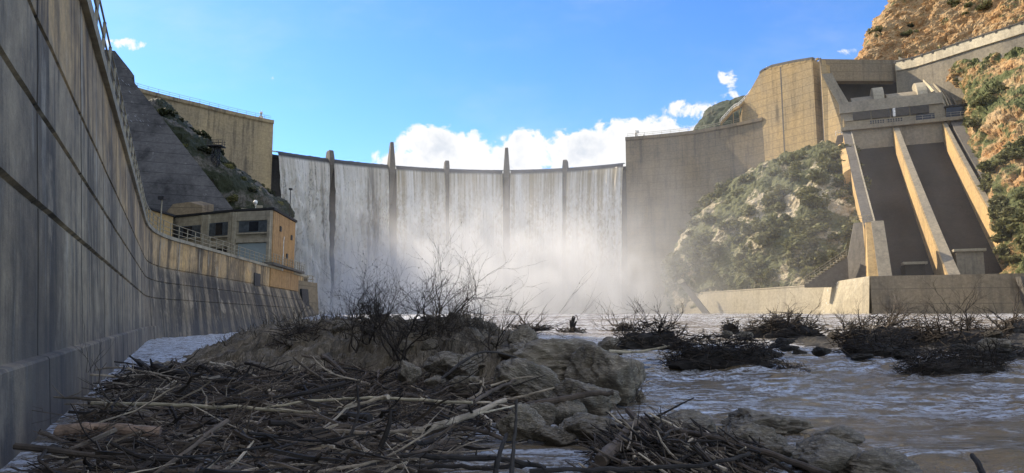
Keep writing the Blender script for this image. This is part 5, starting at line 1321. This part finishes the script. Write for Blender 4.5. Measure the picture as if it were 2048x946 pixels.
# individual branches
PRO = []
for k in range(12):
    b = MB(); r_ = random.Random(200 + k); n_ = 6; L = 1.0; pts = stick_pts(Vector((.0, 0, 0)), Vector((1, 0, 0)), L, n_, r_, .17); r0 = r_.choice((.007, .010, .014, .019, .026))
    rad = [r0 * lerp(1, .45, i / n_) * r_.uniform(.88, 1.12) for i in range(n_ + 1)]; b.tube(pts, rad, 7)
    for _ in range(r_.randint(1, 4)):
        i = r_.randint(1, n_ - 1); d = Vector((r_.uniform(.2, .8), r_.gauss(0, .7), r_.gauss(.2, .6))).normalized(); Ls = r_.uniform(.1, .35); b.tube([pts[i], pts[i] + d * Ls * .5, pts[i] + (d + Vector((.5, r_.gauss(0, .4), 0))) * Ls], [rad[i] * .6, rad[i] * .45, rad[i] * .15], 5)
    PRO.append(b)
protos = [b.build('driftwood_branch', M['wood']) for b in PRO]; pu = [False] * 12
NB = 250; cnt = 0
while cnt < NB:
    x, y = sample(rnd); k = rnd.randrange(12); o = protos[k]
    if pu[k]: o = o.copy(); COL.objects.link(o)
    pu[k] = True; L = rnd.uniform(.45, 1.5) * (.75 + .03 * y); th = rnd.uniform(.7, 1.5)
    d = sdir(x, rnd)
    if rnd.random() < .07: d = Vector((rnd.gauss(0, .3), rnd.gauss(0, .3), 1)).normalized(); L *= .5
    o.location = (x, y, pile_h(x, y) + rnd.uniform(.01, .10)); o.scale = (L, th * 1.0, th * 1.0)
    o.rotation_euler = d.to_track_quat('X', 'Z').to_euler()
    right = x > .7
    put(o, 'loose branch lying in the small driftwood heap at the water edge on the right' if right else 'loose branch lying in the big driftwood jam along the stained wall', 'branch', 'branches in the right heap' if right else 'branches in the driftwood jam'); cnt += 1
def log(pp, r, label, m='wood', n=9, cat_='log', name='driftwood_log', knots=3, stubs=0, ends=None, seed=0):
    """pp: (pixel x, pixel y, depth) points; r metres at both ends"""
    rr = random.Random(len(label) * 7 + seed); ctrl = [P(*q) for q in pp]; pts = resample(ctrl, max(10, 5 * len(ctrl))) if len(ctrl) > 2 else [ctrl[0].lerp(ctrl[1], i / 11) for i in range(12)]
    N_ = len(pts); L = (pts[-1] - pts[0]).length
    pts = [p + Vector((rr.gauss(0, .0035), rr.gauss(0, .0035), rr.gauss(0, .0035))) * L ** .5 for p in pts]
    rad = [lerp(r[0], r[1], i / (N_ - 1)) * rr.uniform(.9, 1.1) for i in range(N_)]
    o = MB(); o.tube(pts, rad, n, rr.random() * .7)
    for _ in range(stubs):
        i = rr.randint(2, N_ - 2); d = Vector((rr.gauss(0, 1), rr.gauss(-.3, .5), rr.uniform(.1, 1))).normalized(); Ls = rr.uniform(2, 6) * rad[i]
        o.tube([pts[i], pts[i] + d * Ls * .5, pts[i] + d * Ls], [rad[i] * .5, rad[i] * .4, rad[i] * .2], 5, .4)
    ob = o.build(name, M[m], origin=pts[0]); return put(ob, label, cat_)
log([(112, 862, 6.9), (200, 857, 7.0), (322, 866, 7.1)], (.062, .055), 'thick brown split log with a pale broken end, jammed against the stained wall', 'brownWood', 11, stubs=2)
log([(182, 806, 8.3), (330, 810, 8.3), (470, 815, 8.1), (600, 824, 7.9), (712, 832, 7.7)], (.022, .018), 'long pale bleached pole lying nearly level across the whole jam', 'paleWood', 7, stubs=5)
log([(520, 818, 8.2), (640, 800, 8.2), (780, 797, 8.1), (945, 806, 7.9)], (.014, .018), 'thin pale pole arching over the right half of the jam', 'paleWood', 7, stubs=3)
log([(78, 862, 6.6), (118, 880, 6.7), (165, 893, 6.8), (225, 908, 6.8), (292, 932, 6.7)], (.024, .014), 'crooked grey branch leaning out from the foot of the stained wall', 'wood', 7, stubs=4)
log([(100, 892, 6.4), (135, 915, 6.4), (160, 950, 6.3)], (.03, .045), 'dark curved limb hugging the wall at the bottom corner', 'darkWood', 8, stubs=1)
log([(310, 736, 13.6), (370, 752, 13.2), (480, 766, 12.8), (620, 772, 12.6), (720, 784, 12.2)], (.10, .06), 'long black sodden log along the back of the jam', 'darkWood', 10, stubs=4)
log([(276, 722, 14.2), (300, 742, 13.9), (330, 760, 13.5)], (.05, .10), 'upturned root stump at the far end of the jam by the wall', 'darkWood', 9, cat_='stump', name='root_stump', stubs=9)
log([(352, 746, 13.3), (352, 736, 13.5), (378, 728, 13.8)], (.05, .03), 'short pale forked root beside the upturned stump', 'wood', 7, stubs=2)
log([(590, 775, 11.8), (720, 776, 11.8), (850, 783, 11.6), (990, 775, 11.3)], (.05, .04), 'long grey log behind the thin arching pole', 'wood', 8, stubs=4)
log([(595, 846, 7.6), (640, 833, 7.7), (690, 832, 7.6), (740, 836, 7.4)], (.035, .05), 'smooth black curved log in the middle of the jam', 'darkWood', 9)
log([(820, 868, 7.3), (880, 850, 7.5), (940, 830, 7.8), (1010, 800, 8.2)], (.045, .03), 'dark sloping log rising to the right edge of the jam', 'wood', 9, stubs=3)
log([(870, 838, 7.9), (930, 812, 8.3), (985, 782, 8.8), (1030, 760, 9.2)], (.03, .02), 'pale grey stripped branch climbing to the domed boulder', 'wood', 8, stubs=3)
log([(955, 828, 7.6), (1030, 811, 7.7)], (.011, .009), 'short pale cane pointing at the rounded grey boulder', 'paleWood', 6)
log([(600, 930, 6.1), (680, 905, 6.4), (745, 880, 6.8), (820, 850, 7.4)], (.022, .014), 'straight diagonal grey branch in the front of the jam', 'wood', 7, stubs=2)
log([(672, 930, 6.2), (700, 870, 6.4), (716, 830, 6.6), (714, 772, 6.8)], (.016, .012), 'forked snag standing upright in the middle of the jam', 'wood', 7, stubs=4)
log([(752, 926, 6.0), (800, 912, 6.1), (880, 915, 6.1), (990, 918, 6.1), (1090, 935, 6.0)], (.030, .022), 'dark bowed limb arching over the pool at the bottom', 'darkWood', 8, stubs=4)
log([(770, 938, 5.9), (880, 932, 6.0), (980, 936, 6.0), (1060, 928, 6.1)], (.016, .02), 'second thinner limb just below the bowed one', 'wood', 7, stubs=3)
log([(1022, 946, 5.8), (1028, 880, 6.0), (1034, 800, 6.2)], (.020, .012), 'tall black stake standing in the pool', 'darkWood', 7, stubs=3)
log([(990, 950, 5.8), (1000, 905, 5.9), (1015, 868, 6.1)], (.026, .014), 'shorter leaning black stake beside the tall one', 'darkWood', 7, stubs=2)
log([(1200, 922, 6.3), (1240, 885, 6.8), (1262, 856, 7.2), (1296, 838, 7.4)], (.065, .05), 'thick split grey trunk end in the right heap', 'wood', 10, stubs=2)
log([(1255, 820, 7.6), (1280, 845, 7.3), (1310, 872, 7.0)], (.035, .03), 'short weathered log crossing behind the thick split trunk', 'wood', 8)
log([(1060, 942, 5.9), (1180, 938, 5.9), (1300, 936, 5.9), (1420, 928, 5.9), (1500, 908, 6.0)], (.022, .014), 'long dark curved branch along the bottom of the right heap', 'darkWood', 7, stubs=3)
log([(1340, 858, 7.0), (1440, 878, 6.7), (1530, 905, 6.4), (1660, 950, 6.0)], (.03, .028), 'pale stripped log slanting down over the shore stones', 'wood', 9, stubs=2, seed=3)
log([(1050, 812, 9.0), (1120, 800, 8.9), (1180, 788, 8.9), (1226, 786, 8.9)], (.045, .03), 'stripped grey trunk lying over the square split boulder', 'wood', 9, stubs=2)
log([(1944, 910, 6.4), (1956, 926, 6.3), (1968, 952, 6.2)], (.022, .028), 'lone dark stake poking from the brown water at the lower right', 'darkWood', 7)
log([(520, 952, 5.7), (505, 900, 5.9), (480, 858, 6.2)], (.022, .016), 'broken pale branch end pointing away in the front of the jam', 'wood', 7, stubs=2)
log([(345, 955, 5.6), (372, 912, 5.9), (392, 880, 6.2)], (.032, .016), 'stout grey limb at the bottom, pointing up into the jam', 'wood', 8, stubs=2)
log([(160, 938, 6.0), (280, 930, 6.1), (370, 928, 6.1), (470, 938, 6.0)], (.03, .024), 'grey log along the bottom edge by the wall', 'wood', 8, stubs=3)
log([(645, 712, 12.8), (668, 728, 12.4), (690, 748, 12.0)], (.05, .03), 'pale snapped root end on the stones below the big shrub', 'wood', 8, stubs=4)
log([(880, 760, 11.0), (960, 705, 11.6), (1035, 715, 12.0)], (.025, .012), 'dark arched branch bending over the pale stones', 'darkWood', 7, stubs=2)
log([(720, 656, 17.5), (850, 640, 17.8), (930, 632, 18.2)], (.06, .04), 'dark log stranded on top of the outcrop', 'darkWood', 8, stubs=2)
log([(1218, 702, 20.2), (1270, 704, 20.0), (1340, 692, 20.0)], (.05, .03), 'pale stripped log floating against the long brush heap', 'paleWood', 8, stubs=1)
log([(1376, 745, 13.0), (1400, 738, 13.0), (1420, 700, 13.2)], (.004, .003), 'thin twig standing out of the current', 'darkWood', 5, cat_='twig', name='twig') if False else None
